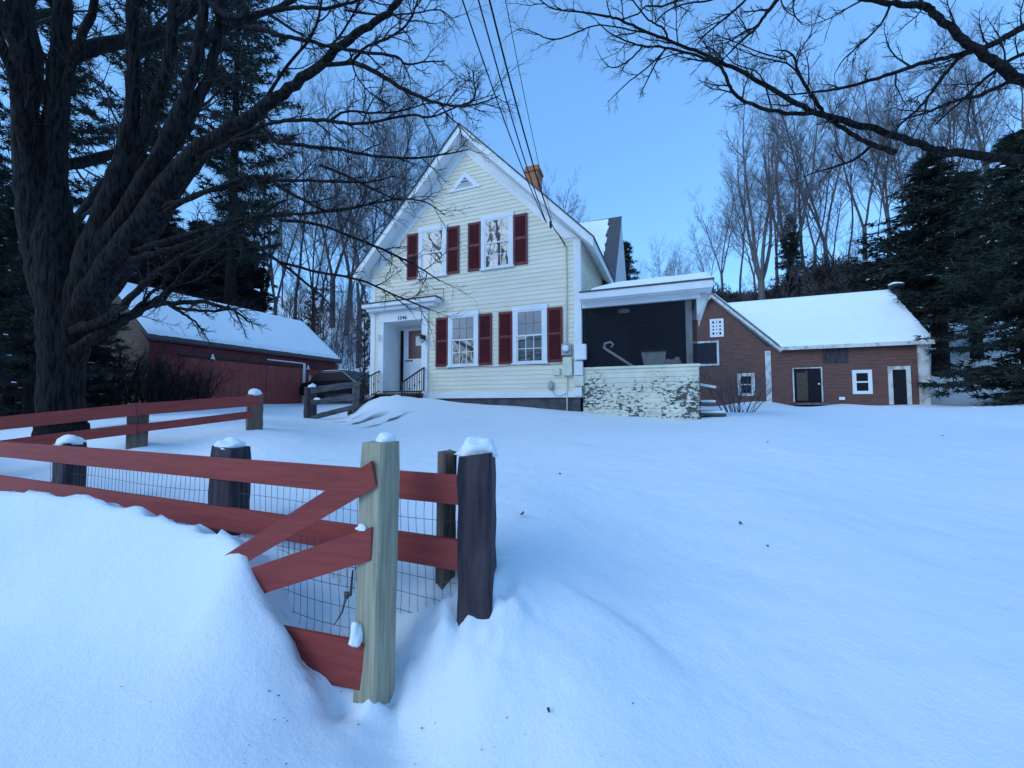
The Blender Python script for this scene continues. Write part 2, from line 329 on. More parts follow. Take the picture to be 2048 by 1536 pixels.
def snow_ground_mat():
    m = mat('snow', (0.88, 0.90, 0.92), (0.86, 0.88, 0.905), rough=0.65, scale=1.2, bump=0.0, spec=0.25)
    n = m.node_tree.nodes; L = m.node_tree.links; b = n['Principled BSDF']
    tc = n.new('ShaderNodeTexCoord')
    n1 = n.new('ShaderNodeTexNoise'); n1.inputs['Scale'].default_value = 55; n1.inputs['Detail'].default_value = 6; n1.inputs['Roughness'].default_value = 0.7
    n2 = n.new('ShaderNodeTexNoise'); n2.inputs['Scale'].default_value = 5; n2.inputs['Detail'].default_value = 4
    L.new(tc.outputs['Object'], n1.inputs[0]); L.new(tc.outputs['Object'], n2.inputs[0])
    ad = n.new('ShaderNodeMath'); ad.operation = 'MULTIPLY_ADD'; ad.inputs[1].default_value = 2.5; L.new(n2.outputs[0], ad.inputs[0]); L.new(n1.outputs[0], ad.inputs[2])
    bp = n.new('ShaderNodeBump'); bp.inputs['Strength'].default_value = 0.5; bp.inputs['Distance'].default_value = 0.016
    L.new(ad.outputs[0], bp.inputs['Height']); L.new(bp.outputs[0], b.inputs['Normal'])
    # bare wet gravel showing in the wheel tracks of the drive: two curved bands running from beside the fence to the barn
    sep = n.new('ShaderNodeSeparateXYZ'); L.new(tc.outputs['Object'], sep.inputs[0])
    def M_(op, a, b_=None, c_=None):
        q = n.new('ShaderNodeMath'); q.operation = op
        for k, x in enumerate((a, b_, c_)):
            if x is None: continue
            if isinstance(x, (int, float)): q.inputs[k].default_value = x
            else: L.new(x, q.inputs[k])
        return q.outputs[0]
    X, Y = sep.outputs[0], sep.outputs[1]
    wob = n.new('ShaderNodeTexNoise'); wob.inputs['Scale'].default_value = 1.1; wob.inputs['Detail'].default_value = 4; L.new(tc.outputs['Object'], wob.inputs[0])
    a = M_('ADD', M_('MULTIPLY', X, TR[0]), M_('MULTIPLY_ADD', Y, TR[1], TR[2]))        # signed distance from track line
    al = M_('ADD', M_('MULTIPLY', X, -TR[1]), M_('MULTIPLY', Y, TR[0]))
    band = None
    for off in (0.0, 0.75, 1.5):
        d = M_('ABSOLUTE', M_('ADD', a, off)); d = M_('ADD', d, M_('MULTIPLY', wob.outputs[0], 1.15))
        k = n.new('ShaderNodeMapRange'); k.inputs[1].default_value = 0.70; k.inputs[2].default_value = 0.58; L.new(d, k.inputs[0])
        band = k.outputs[0] if band is None else M_('MAXIMUM', band, k.outputs[0])
    win = n.new('ShaderNodeMapRange'); win.inputs[1].default_value = TR[3]; win.inputs[2].default_value = TR[3] + 0.6; L.new(al, win.inputs[0])
    win2 = n.new('ShaderNodeMapRange'); win2.inputs[1].default_value = TR[4]; win2.inputs[2].default_value = TR[4] - 0.6; L.new(al, win2.inputs[0])
    band = M_('MULTIPLY', M_('MULTIPLY', band, win.outputs[0]), win2.outputs[0])
    old = b.inputs['Base Color'].links[0].from_socket
    mx = n.new('ShaderNodeMix'); mx.data_type = 'RGBA'; L.new(band, mx.inputs[0]); L.new(old, mx.inputs[6]); mx.inputs[7].default_value = (0.10, 0.095, 0.095, 1)
    L.new(mx.outputs[2], b.inputs['Base Color'])
    return m
_a, _b = at(560, 853, 8.0), at(690, 836, 9.6)   # ends of the most visible track
_e = (_b - _a); _e.z = 0; _e.normalize(); _n = V((-_e.y, _e.x))
TR = (_n.x, _n.y, -(_n.x * _a.x + _n.y * _a.y), 0, 0)
_al = lambda p: -TR[1] * p.x + TR[0] * p.y
TR = TR[:3] + (min(_al(_a), _al(_b)) - 0.6, max(_al(_a), _al(_b)) - 0.55)
RID = [at(*q) for q in ((990, 1092, 2.25), (1100, 1128, 2.2), (1200, 1170, 2.1), (1280, 1235, 1.98), (1340, 1300, 1.86), (1400, 1360, 1.76))]
for i in np.where((P2[:, 0] > -2) & (P2[:, 0] < 2) & (P2[:, 1] > .6) & (P2[:, 1] < 4))[0]:
    best, bt = 9, 0
    for k in range(len(RID) - 1):
        a, b = RID[k], RID[k + 1]; ex, ey = b.x - a.x, b.y - a.y; tt = max(0, min(1, ((P2[i, 0] - a.x) * ex + (P2[i, 1] - a.y) * ey) / (ex * ex + ey * ey)))
        px, py = P2[i, 0] - a.x - ex * tt, P2[i, 1] - a.y - ey * tt; dd = math.hypot(px, py) * (1 if ex * py - ey * px > 0 else -1)
        if abs(dd) < abs(best): best, bt = dd, (k + tt) / (len(RID) - 1)
    w_ = .05 if best > 0 else .16
    ZZ[i] += .022 * math.exp(-(best / w_) ** 2) * math.sin(math.pi * min(1, max(0, bt * .9 + .08)))
g.v = [(float(x), float(y), float(z)) for (x, y), z in zip(P2, ZZ)]
go = g.build('snow_ground', snow_ground_mat()); go['kind'] = 'structure'

# ------------------------------------------------------------------ farmhouse
YF = 10.3; XL, XR = -8.84, -2.14; XC = -5.49; YB = 19.2
RZ, RS = 9.63, 1.03                             # ridge height and roof slope
EX = 3.77                                       # half width to the eave edge
house = thing('farmhouse', 'pale yellow clapboard farmhouse with steep gable, white trim and burgundy shutters', 'house', (XC, YF, 1.4))
def box(name, m, parent, *b, bevel=0.0): return MB().box(*b).build(name, m, parent, bevel=bevel)
# walls: lapped boards on the gable front, both sides and back
def gable_span(z):
    h = (RZ - 0.25 - z) / RS
    l, r = max(XL, XC - h), min(XR, XC + h)
    if l >= r: return []
    if 1.7 < z < 4.56: return [(l, -8.53), (-6.72, r)]
    return [(l, r)]
wl = MB()
clap(wl, (0, YF, 0), (1, 0, 0), (0, -1, 0), 1.91, 4.55, 0.12, gable_span)
clap(wl, (0, YF, 0), (1, 0, 0), (0, -1, 0), 4.55, RZ - 0.3, 0.12, gable_span)
clap(wl, (XR, 0, 0), (0, 1, 0), (1, 0, 0), 1.77, 5.98, 0.12, lambda z: [(YF, YB)])
clap(wl, (XL, 0, 0), (0, 1, 0), (-1, 0, 0), 1.77, 5.98, 0.12, lambda z: [(YF, YB)])
wl.poly([(XL, YB, 1.77), (XR, YB, 1.77), (XR, YB, 5.98), (XC, YB, RZ - .25), (XL, YB, 5.98)])
wl.build('wall', MT['siding'], house)
MB().box(XL + .03, XR - .03, YF + .03, YB - .03, 0.7, 1.77).build('foundation', MT['found'], house)
MB().box(XL - .03, XR + .03, YF - .045, YF - .002, 1.77, 1.935).box(XR + .002, XR + .045, YF, YB, 1.77, 1.93).box(XL - .045, XL - .002, YF, YB, 1.77, 1.93).build('water_table', MT['trim'], house, bevel=.006)
box('corner_board', MT['trim'], house, XL - .03, XL + .15, YF - .035, YF + .1, 1.935, 5.60, bevel=.005)
box('corner_board', MT['trim'], house, XR - .16, XR + .03, YF - .035, YF + .14, 1.935, 5.90, bevel=.005)
fz = MB()
for s in (-1, 1):                               # frieze boards under the rake
    pts = [(XC, YF - .03, RZ - .262), (XC, YF - .03, RZ - .66), (XC + s * 2.93, YF - .03, RZ - .66 - 2.93 * RS), (XC + s * 3.33, YF - .03, RZ - .66 - 2.93 * RS), (XC + s * 3.33, YF - .03, RZ - .262 - 3.33 * RS)]
    fz.prism(pts if s < 0 else pts[::-1], (0, .028, 0))
fz.build('frieze_board', MT['trim'], house)
roof = MB()
for s in (-1, 1):
    q = [(XC, 9.9, RZ - .02), (XC + s * EX, 9.9, RZ - .02 - EX * RS), (XC + s * EX, 9.9, RZ - .25 - EX * RS), (XC, 9.9, RZ - .25)]
    roof.prism(q if s < 0 else q[::-1], (0, YB + .35 - 9.9, 0))
roof = roof.build('roof', MT['trim'], house)
sh = MB()
for s in (-1, 1):
    q = [(XC, 9.87, RZ + .03), (XC + s * (EX + .03), 9.87, RZ + .03 - (EX + .03) * RS), (XC + s * (EX + .03), 9.87, RZ - .017 - (EX + .03) * RS), (XC, 9.87, RZ - .017)]
    sh.prism(q if s < 0 else q[::-1], (0, YB + .4 - 9.87, 0))
sh.build('shingles', MT['shingle'], roof)
sn = MB()
for s in (-1, 1):
    q = [(XC, 10.0, RZ + .07), (XC + s * (EX - .1), 10.0, RZ + .06 - (EX - .1) * RS), (XC + s * (EX - .1), 10.0, RZ + .032 - (EX - .1) * RS), (XC, 10.0, RZ + .032)]
    sn.prism(q if s < 0 else q[::-1], (0, 9.2, 0))
sn.build('snow_cover', MT['roofsnow'], roof)
# cross gable at the back, its ridge running to the right
cy, cz, ch = 16.45, 9.12, 2.55                  # ridge line y, z and half width
cg = MB(); X1 = -1.72
for s in (-1, 1):
    sl_ = 1.36
    q = [(XC + .3, cy, cz), (XC + .3, cy + s * ch, cz - ch * sl_), (XC + .3, cy + s * ch, cz - ch * sl_ - .2), (XC + .3, cy, cz - .24)]
    cg.prism(q if s > 0 else q[::-1], (X1 - XC - .3, 0, 0))
cg.prism([(XR, cy - 2.2, 5.8), (XR, cy + 2.2, 5.8), (XR, cy, cz - .2)], (-.1, 0, 0))
cg = cg.build('cross_gable', MT['trim'], house)
rg = random.Random(4)
s_ = MB(); q = [(XC + .3, cy + .02, cz + .035), (X1 + .02, cy + .02, cz + .035), (X1 + .02, cy - ch - .03, cz + .03 - (ch + .03) * 1.36), (XC + .3, cy - ch - .03, cz + .03 - (ch + .03) * 1.36)]
s_.prism(q, (0, 0, -.04)); s_.build('shingles', MT['shingle'], cg)
top = []; n = 46
for k in range(n + 1):
    y = cy - .10 - (ch - .10) * k / n; top.append((X1 - .47 + rg.uniform(-.05, .05) - .06 * k / n, y, cz + .085 - (cy - y) * 1.36))
s_ = MB(); s_.prism([(XC + .3, cy - .02, cz + .06)] + top + [(XC + .3, cy - ch, cz + .085 - ch * 1.36)], (0, 0, -.045)); s_.build('snow_cover', MT['roofsnow'], cg)
# gable louvre
gv = MB(); A = [V((-5.50, YF - .05, 8.43)), V((-6.06, YF - .05, 7.88)), V((-4.98, YF - .05, 7.88))]; c = (A[0] + A[1] + A[2]) / 3
B_ = [c + (p - c) * .56 + V((0, 0, -.02)) for p in A]
for k in range(3):
    j = (k + 1) % 3; gv.prism([A[k], A[j], B_[j], B_[k]], (0, .05, 0))
gv = gv.build('gable_vent', MT['trim'], house)
MB().prism([p + V((0, .035, 0)) for p in B_], (0, .01, 0)).build('opening', MT['dark'], gv)
sv = MB()
for z in (7.98, 8.07, 8.16):
    hw = (8.27 - z) * 0.98
    sv.beam((c.x - hw, YF - .03, z), (c.x + hw, YF - .03, z), .05, .022, up=(0, .6, 1))
sv.build('slat', MT['trim'], gv)
# chimney
ch_ = MB(); x0, x1, y0, y1 = -4.93, -4.45, 14.0, 14.55
ch_.box(x0, x1, y0, y1, 8.2, 10.3).box(x0 - .05, x1 + .05, y0 - .05, y1 + .05, 10.3, 10.42).box(x0 - .02, x1 + .02, y0 - .02, y1 + .02, 10.42, 10.52)
ch_.build('chimney', MT['brick'], house, bevel=.02)
# windows and shutters
def window(parent, O, wd, z0, z1, panes_top, panes_low, gm_top, gm_low, cas=.12, y=YF):
    """sash window: O = left x, outer trim width wd, between z0 and z1"""
    x0, x1 = O, O + wd; gm_top_m = MT['veiled']
    fr = MB().box(x0, x0 + cas, y - .06, y - .005, z0 + .05, z1 - .13).box(x1 - cas, x1, y - .06, y - .005, z0 + .05, z1 - .13)
    fr.box(x0 - .02, x1 + .02, y - .065, y - .005, z1 - .13, z1).box(x0 - .03, x1 + .03, y - .085, y - .005, z0, z0 + .05)
    wn = fr.build('window', MT['trim'], parent, bevel=.006)
    a, b, zb, zt = x0 + cas, x1 - cas, z0 + .05, z1 - .13; zm = (zb + zt) / 2 + .02
    MB().box(a + .03, b - .03, y - .046, y - .03, zm + .02, zt - .03).build('upper_pane', gm_top, wn)
    MB().box(a + .03, b - .03, y - .034, y - .02, zb + .03, zm - .02).build('lower_pane', gm_low, wn)
    sa = MB()
    for (u0, u1, yy, w0) in ((zm - .02, zt, y - .052, .032), (zb, zm + .02, y - .040, .034)):
        sa.box(a, a + w0, yy, yy + .03, u0, u1).box(b - w0, b, yy, yy + .03, u0, u1)
        sa.box(a + w0, b - w0, yy, yy + .03, u0, u0 + .04).box(a + w0, b - w0, yy, yy + .03, u1 - .04, u1)
    sa.build('sash', MT['trim'], wn)
    for pan, u0, u1, yy in ((panes_top, zm + .02, zt - .04, y - .050), (panes_low, zb + .04, zm - .02, y - .038)):
        if not pan: continue
        mb = MB()
        for k in range(1, pan[0]):
            xx = a + .034 + (b - a - .068) * k / pan[0]; mb.box(xx - .009, xx + .009, yy, yy + .012, u0, u1)
        for k in range(1, pan[1]):
            zz = u0 + (u1 - u0) * k / pan[1]; mb.box(a + .034, b - .034, yy - .002, yy + .010, zz - .009, zz + .009)
        mb.build('muntin', gm_top_m if u0 > zm else MT['trim'], wn)
    return wn
def shutter(parent, x0, x1, z0, z1, y=YF):
    zm = (z0 + z1) / 2 + .03; mb = MB(); st = .05
    mb.box(x0, x0 + st, y - .055, y - .018, z0, z1).box(x1 - st, x1, y - .055, y - .018, z0, z1)
    for a, b in ((z0, z0 + .07), (zm - .035, zm + .035), (z1 - .07, z1)): mb.box(x0 + st, x1 - st, y - .052, y - .02, a, b)
    z = z0 + .075
    while z < z1 - .08:
        if not zm - .05 < z < zm + .03: mb.beam((x0 + st, y - .036, z + .01), (x1 - st, y - .036, z + .01), .034, .007, up=(0, .8, 1))
        z += .03
    return mb.build('shutter', MT['shutter'], parent)
for (x, wd, z0, z1, pt, pl, gt, gl, lab) in ((-6.03, .98, 2.67, 4.27, (3, 2), (3, 2), MT['curtain'], MT['lowglass'], None), (-4.005, .98, 2.67, 4.27, (3, 2), (3, 2), MT['curtain'], MT['lowglass'], None),
        (-7.08, .98, 5.39, 6.96, None, None, MT['upglass'], MT['upglass'], 'upper window mirroring sky and bare branches'), (-4.97, .985, 5.39, 6.96, None, (3, 2), MT['upglass'], MT['upglass'], 'upper window with a divided lower sash')):
    o = window(house, x, wd, z0, z1, pt, pl, gt, gl)
    if lab: o['label'] = lab
    shutter(house, x - .42, x - .012, z0 + .03, z1 - .12); shutter(house, x + wd + .012, x + wd + .415, z0 + .03, z1 - .12)
# recessed front door
en = MB().box(-8.53, -8.33, YF - .07, YF + .05, 1.77, 4.16).box(-6.93, -6.72, YF - .07, YF + .05, 1.77, 4.16).box(-8.53, -6.72, YF - .065, YF + .05, 4.16, 4.50)
en.box(-8.33, -6.93, YF - .05, YF + .06, 1.77, 1.97)
en.box(-8.36, -8.331, YF + .05, 11.1, 1.9, 4.2).box(-6.929, -6.90, YF + .05, 11.1, 1.9, 4.2).box(-8.36, -6.90, YF + .05, 11.1, 4.161, 4.19)
en.box(-8.36, -6.90, YF + .06, 11.1, 1.9, 1.99).box(-8.36, -6.90, 11.1, 11.16, 1.9, 4.2)
en = en.build('door_surround', MT['trim'], house, bevel=.006)
MB().box(-8.33, -6.93, YF - .075, YF + .3, 1.972, 2.005).build('threshold', MT['black'], en)
hd = MB().box(-8.98, -6.28, YF - .34, YF - .01, 4.60, 4.72).box(-8.88, -6.42, YF - .24, YF - .01, 4.50, 4.60)
hd = hd.build('door_hood', MT['trim'], house, bevel=.02)
MB().box(-9.0, -6.26, YF - .36, YF - .01, 4.722, 4.75).build('hood_roof', MT['shingle'], hd)
MB().box(-8.30, -8.20, 11.06, 11.095, 2.05, 4.03).build('sidelight', MT['dark'], en)
dr = MB().box(-8.17, -7.98, 11.04, 11.09, 2.0, 4.08).box(-7.10, -6.96, 11.04, 11.09, 2.0, 4.08).box(-7.98, -7.10, 11.04, 11.09, 4.0, 4.08).box(-7.98, -7.10, 11.04, 11.09, 2.0, 3.08)
dr = dr.build('door', MT['door'], house, bevel=.008)
MB().box(-7.98, -7.10, 11.055, 11.085, 3.08, 4.0).build('pane', MT['doorglass'], dr)
MB().box(-7.70, -7.44, 11.045, 11.052, 3.50, 3.80).build('notice', MT['paper'], dr)
MB().box(-8.11, -7.80, 11.025, 11.039, 3.0, 3.035).build('mail_slot', MT['black'], dr)
mp = MB(); mp.box(-6.86, -6.79, YF - .09, YF - .071, 3.50, 3.66).tube([V((-6.825, YF - .09, 3.62)), V((-6.825, YF - .16, 3.66)), V((-6.825, YF - .2, 3.6))], [.012] * 3, 6)
mp.tube([V((-6.825, YF - .2, z)) for z in (3.66, 3.62, 3.56, 3.53)], [.02, .06, .075, .06], 10); mp = mp.build('wall_lamp', MT['black'], house)
MB().tube([V((-6.825, YF - .2, z)) for z in (3.53, 3.48, 3.42, 3.40)], [.055, .06, .045, .02], 10).build('lamp_glass', MT['greymetal'], mp)
MB().tube([V((-8.47, YF - .07, 3.75)), V((-8.47, YF - .13, 3.77)), V((-8.42, YF - .14, 3.55)), V((-8.38, YF - .13, 3.72))], [.011] * 4, 5).build('wall_hook', MT['greymetal'], house)
fc = D.curves.new('house_number', 'FONT'); fc.body = '1246'; fc.size = 0.155; fc.extrude = 0.006; fc.align_x = 'CENTER'; fc.space_character = 1.15
fo = D.objects.new('house_number_text', fc); COL.objects.link(fo)
bpy.context.view_layer.update()
me = D.meshes.new_from_object(fo.evaluated_get(bpy.context.evaluated_depsgraph_get())); D.objects.remove(fo)
me.transform(Matrix.Translation((-7.64, YF - .075, 4.205)) @ Matrix.Rotation(rad(90), 4, 'X')); me.materials.clear(); me.materials.append(MT['black'])
o = D.objects.new('house_number', me); COL.objects.link(o); o.parent = en
# electric service on the right corner
MB().tube([V((-2.50, YF - .05, z)) for z in (5.75, 3.2)], [.022] * 2, 8).tube([V((-2.50, YF - .05, z)) for z in (2.35, 1.3)], [.018] * 2, 8).build('conduit', MT['palebox'], house)
em = MB().box(-2.62, -2.37, YF - .13, YF - .02, 2.86, 3.16).tube([V((-2.495, YF - .13, 3.03)), V((-2.495, YF - .17, 3.03))], [.105, .105], 18).build('electric_meter', MT['greymetal'], house, smooth=False)
MB().tube([V((-2.495, YF - .171, 3.03)), V((-2.495, YF - .21, 3.03)), V((-2.495, YF - .225, 3.03))], [.088, .084, .05], 18).build('meter_dial', MT['paper'], em)
MB().box(-2.59, -2.35, YF - .14, YF - .02, 2.33, 2.80).build('breaker_box', MT['palebox'], house, bevel=.012)
MB().box(-2.28, -1.97, YF - .19, YF - .04, 2.72, 3.12).build('utility_box', MT['trim'], house, bevel=.03)
MB().box(-2.29, -2.07, YF - .13, YF - .04, 2.33, 2.68).build('utility_box', MT['trim'], house, bevel=.012)
MB().box(-2.31, -2.06, YF - .11, YF - .04, 2.06, 2.32).build('utility_box', MT['palebox'], house, bevel=.012)
MB().box(-2.29, -2.11, YF - .10, YF - .04, 1.80, 2.02).build('utility_box', MT['trim'], house, bevel=.012)
MB().box(-2.87, -2.68, YF - .09, YF - .02, 2.35, 2.53).build('utility_box', MT['palebox'], house, bevel=.012)
MB().tube([V((-2.93, YF - .06, z)) for z in (1.97, 2.0, 2.16, 2.2)], [.03, .075, .075, .03], 12).tube([V((-2.9, YF - .06, 1.98)), V((-2.82, YF - .07, 1.84)), V((-2.68, YF - .07, 1.80)), V((-2.5, YF - .06, 1.88))], [.008] * 4, 5).build('junction_box', MT['greymetal'], house)
wr = MB(); wr.tube([V((-6.20, YF - .05, 4.62)), V((-6.20, YF - .04, 5.02)), V((-6.55, YF - .04, 5.04)), V((-6.6, YF - .04, 5.10))], [.007] * 4, 4)
wr.tube([V((-6.45 + k * .32, YF - .035, 2.655 - .02 * math.sin(k * 1.3))) for k in range(13)], [.005] * 13, 4); wr.build('wall_wire', MT['cable'], house)
# porch
PX0, PX1 = -2.09, .61
pw = MB(); clap(pw, (0, YF, 0), (1, 0, 0), (0, -1, 0), 1.0, 2.47, .125, lambda z: [(PX0, PX1)]); clap(pw, (PX1, 0, 0), (0, 1, 0), (1, 0, 0), 1.0, 2.47, .125, lambda z: [(YF, 13.4)])
pw.box(PX0, PX1 + .03, YF - .04, YF + .08, 2.47, 2.53)
pw.build('porch_wall', MT['peel'], house)['label'] = 'low porch wall with peeling yellow paint'
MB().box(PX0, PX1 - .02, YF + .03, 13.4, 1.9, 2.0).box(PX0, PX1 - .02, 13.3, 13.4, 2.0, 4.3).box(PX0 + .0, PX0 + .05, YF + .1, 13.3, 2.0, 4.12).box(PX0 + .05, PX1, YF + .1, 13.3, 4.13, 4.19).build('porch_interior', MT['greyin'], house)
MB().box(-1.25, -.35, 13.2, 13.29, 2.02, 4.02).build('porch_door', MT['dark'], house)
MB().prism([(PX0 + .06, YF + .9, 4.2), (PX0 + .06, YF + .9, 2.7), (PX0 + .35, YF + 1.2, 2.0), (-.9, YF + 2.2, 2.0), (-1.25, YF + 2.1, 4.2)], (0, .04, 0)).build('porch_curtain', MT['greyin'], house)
MB().box(.36, .5, YF + .12, YF + .26, 2.0, 4.2).build('porch_post', MT['oldtrim'], house)
MB().poly([(PX0 + .02, YF + .01, 2.53), (PX1 - .02, YF + .01, 2.53), (PX1 - .02, YF + .01, 4.12), (PX0 + .02, YF + .01, 4.12)]).poly([(PX1 - .02, YF + .01, 2.53), (PX1 - .02, 13.3, 2.53), (PX1 - .02, 13.3, 4.12), (PX1 - .02, YF + .01, 4.12)]).build('porch_screen', MT['screen'], house)
MB().tube([V((-1.15, 11.2, 4.14)), V((-1.15, 11.2, 4.08)), V((-1.15, 11.2, 4.06))], [.17, .16, .05], 16).build('ceiling_lamp', MT['paper'], house)
pr = MB().box(PX0, .92, 9.93, 13.7, 4.20, 4.375).box(PX0, PX1 + .06, YF - .05, YF + .1, 4.06, 4.20)
pr.box(PX0, .88, 9.99, YF - .05, 4.17, 4.20)
pr = pr.build('porch_roof', MT['trim'], house, bevel=.008)
MB().box(PX0, .95, 9.90, 13.75, 4.377, 4.405).build('shingles', MT['shingle'], pr)
s_ = MB(); rg = random.Random(9); nx, ny = 44, 26
for j in range(ny + 1):
    for i in range(nx + 1):
        x = -1.82 + 2.74 * i / nx; y = 9.915 + 3.75 * (j / ny) ** 2
        e = min(1, min(i, nx - i) / 3.0, j / 1.5); h = .15 * math.sqrt(max(0, e * (2 - e))) * min(1, .35 + i / 16) + .012 * mnoise.noise(V((x * 3, y * 3, 0))) * e
        s_.v.append((x, y, 4.404 + h))
s_.f = [(j * (nx + 1) + i, j * (nx + 1) + i + 1, (j + 1) * (nx + 1) + i + 1, (j + 1) * (nx + 1) + i) for j in range(ny) for i in range(nx)]; s_.smooth = True
s_.build('snow_cover', MT['roofsnow'], pr)
MB().prism([(.60, YF - .02, 4.18), (.80, YF - .02, 4.19), (.84, YF - .02, 4.06), (.70, YF - .02, 3.62), (.63, YF - .02, 3.38), (.60, YF - .02, 3.75)], (0, .03, 0)).build('loose_trim', MT['oldtrim'], house)
# things kept on the porch, seen through its screen
t = thing('walking_cane', 'pale hooked handle leaning behind the porch screen on the left', 'cane', (-1.2, 11.0, 2.0))
pts = [V((-.62, 10.62, 2.35)), V((-1.05, 10.62, 2.66)), V((-1.5, 10.62, 2.98)), V((-1.60, 10.62, 3.06)), V((-1.57, 10.62, 3.17)), V((-1.43, 10.62, 3.20)), V((-1.36, 10.62, 3.13)), V((-1.42, 10.62, 3.06))]
MB().tube(pts, [.035, .035, .035, .035, .033, .03, .027, .024], 8).build('handle', MT['paper'], t)
MB().box(-.72, -.52, 10.55, 10.70, 2.0, 2.36).build('base', MT['greyin'], t)
t = thing('storage_bin', 'pale battered open bin behind the middle of the porch screen', 'bin', (-.62, 11.1, 2.0))
MB().prism([(-.55, 10.85, 2.0), (-.17, 10.85, 2.0), (-.10, 10.85, 2.94), (-.70, 10.85, 2.98)], (0, .4, 0)).build('body', MT['oldtrim'], t)
MB().box(-.74, -.06, 10.80, 10.845, 2.93, 2.99).build('rim', MT['greyin'], t)
t = thing('cloth_bundle', 'rumpled pale bundle beside the bin on the porch', 'bundle', (.0, 11.0, 2.3))
lump('cloth', MT['oldtrim'], t, (.06, 10.95, 2.35), .28, .25, .42, 5, .5); MB().box(-.25, .33, 10.75, 11.2, 2.0, 2.32).build('crate', MT['greyin'], t)
# steps beside the porch
t = thing('side_steps', 'small snowy wooden steps with a white rail at the right end of the porch', 'steps', (1.0, 11.2, 1.2))
for k, z in enumerate((1.62, 1.36)):
    tr = MB().box(.66, 1.02 + .2 * k, 10.9, 12.0, z - .05, z).build('tread', MT['greywood'], t)
    MB().box(.66, 1.01 + .2 * k, 10.92, 11.98, z + .001, z + .07).build('snow_cover', MT['roofsnow'], tr, bevel=.03)
MB().box(1.18, 1.21, 10.95, 10.99, .9, 1.36).build('leg', MT['greywood'], t)
MB().beam((.63, 10.95, 2.08), (1.02, 10.95, 2.0), .05, .06).build('rail', MT['trim'], t)
# front steps and their iron railings
t = thing('front_steps', 'brown plank steps with black iron railings below the front door', 'steps', (-7.6, 9.4, 1.5))
zs = (1.93, 1.76, 1.60)
for k, z in enumerate(zs):
    y1 = YF - .06 - .34 * k
    MB().box(-8.45, -6.85, y1 - .36, y1, z - .05, z).box(-8.43, -6.87, y1 - .04, y1 - .01, z - .3, z - .05).build('tread', MT['brown'], t)
MB().prism([(-8.50, YF - .06, 1.95), (-8.50, YF - .06, 1.2), (-8.50, YF - 1.35, 1.2), (-8.50, YF - 1.35, 1.45)], (.05, 0, 0)).build('stringer', MT['brown'], t)
def railing(x, y0, z0, y1, z1, drop, n):
    r_ = MB(); r_.beam((x, y0, z0), (x, y1, z1), .045, .03); r_.beam((x, y0, z0 - drop), (x, y1, z1 - drop), .03, .02)
    for k in range(n + 1):
        f = k / n; y = y0 + (y1 - y0) * f; z = z0 + (z1 - z0) * f; wd = .035 if k in (0, n) else .014
        r_.box(x - wd / 2, x + wd / 2, y - wd / 2, y + wd / 2, z - drop - (.35 if k == n else 0), z)
        if 0 < k < n and k % 2 == 0: r_.box(x - .014, x + .014, y - .014, y + .014, z - drop * .55, z - drop * .45)
    return r_.build('railing', MT['black'], t)
a, b = onX(765, 739, -8.47), onX(709, 768, -8.47); railing(-8.47, a.y, a.z, b.y, b.z, .62, 12)
a, b = onX(848, 735, -6.83), onX(804, 765, -6.83); railing(-6.83, a.y, a.z, b.y, b.z, .66, 9)

# ------------------------------------------------------------------ brown-red barn on the right
YBN = 25.5
barn = thing('brown_barn', 'brown-red clapboard barn with a gable wing and white snowy roof', 'barn', (7, YBN, 1.5))
bz = lambda u, v, y=YBN: onY(u, v, y)
GXr = bz(1534, 690).x; apx = bz(1422, 597); GXl = 2 * apx.x - GXr; BXr = bz(1843, 780).x
eL, eR = bz(1561, 692, YBN - .35), bz(1870, 682, YBN - .35); EZ = (eL.z + eR.z) / 2
RYB = YBN + 3.6; r0 = bz(1456, 606, RYB); RIDGE = r0.z
wv = MB()
clap(wv, (0, YBN, 0), (1, 0, 0), (0, -1, 0), 1.2, EZ + .1, .17, lambda z: [(GXl, BXr)])
gs = (apx.z - EZ - .1) / (GXr - apx.x)
clap(wv, (0, YBN, 0), (1, 0, 0), (0, -1, 0), EZ + .1, apx.z - .05, .17, lambda z: [(apx.x - (apx.z - z) / gs, apx.x + (apx.z - z) / gs)])
clap(wv, (BXr, 0, 0), (0, 1, 0), (1, 0, 0), 1.2, EZ, .17, lambda z: [(YBN, YBN + 7.2)]); clap(wv, (GXl, 0, 0), (0, 1, 0), (-1, 0, 0), 1.2, EZ, .17, lambda z: [(YBN, YBN + 7.2)])
wv.poly([(BXr, YBN, EZ), (BXr, YBN + 7.2, EZ), (BXr, RYB, RIDGE - .1)]); wv.build('wall', MT['brownbarn'], barn)
XE = bz(1870, 682, YBN - .35).x; x0 = apx.x + .3; yE = YBN - .35; k_ = (RIDGE - EZ) / (RYB - yE)
xw = eL.x + .02                                 # the wing's eave; the two roofs meet in a valley running back from here
rf = MB().prism([(xw, yE, EZ), (XE, yE, EZ), (XE, RYB, RIDGE), (x0, RYB, RIDGE)][::-1], (0, 0, -.18))
rf.prism([(x0, RYB, RIDGE), (XE, RYB, RIDGE), (XE, RYB + 3.95, EZ), (x0, RYB + 3.95, EZ)][::-1], (0, 0, -.18))
rf = rf.build('roof', MT['oldtrim'], barn); rf['label'] = 'long side roof under smooth snow'
rg = random.Random(2)
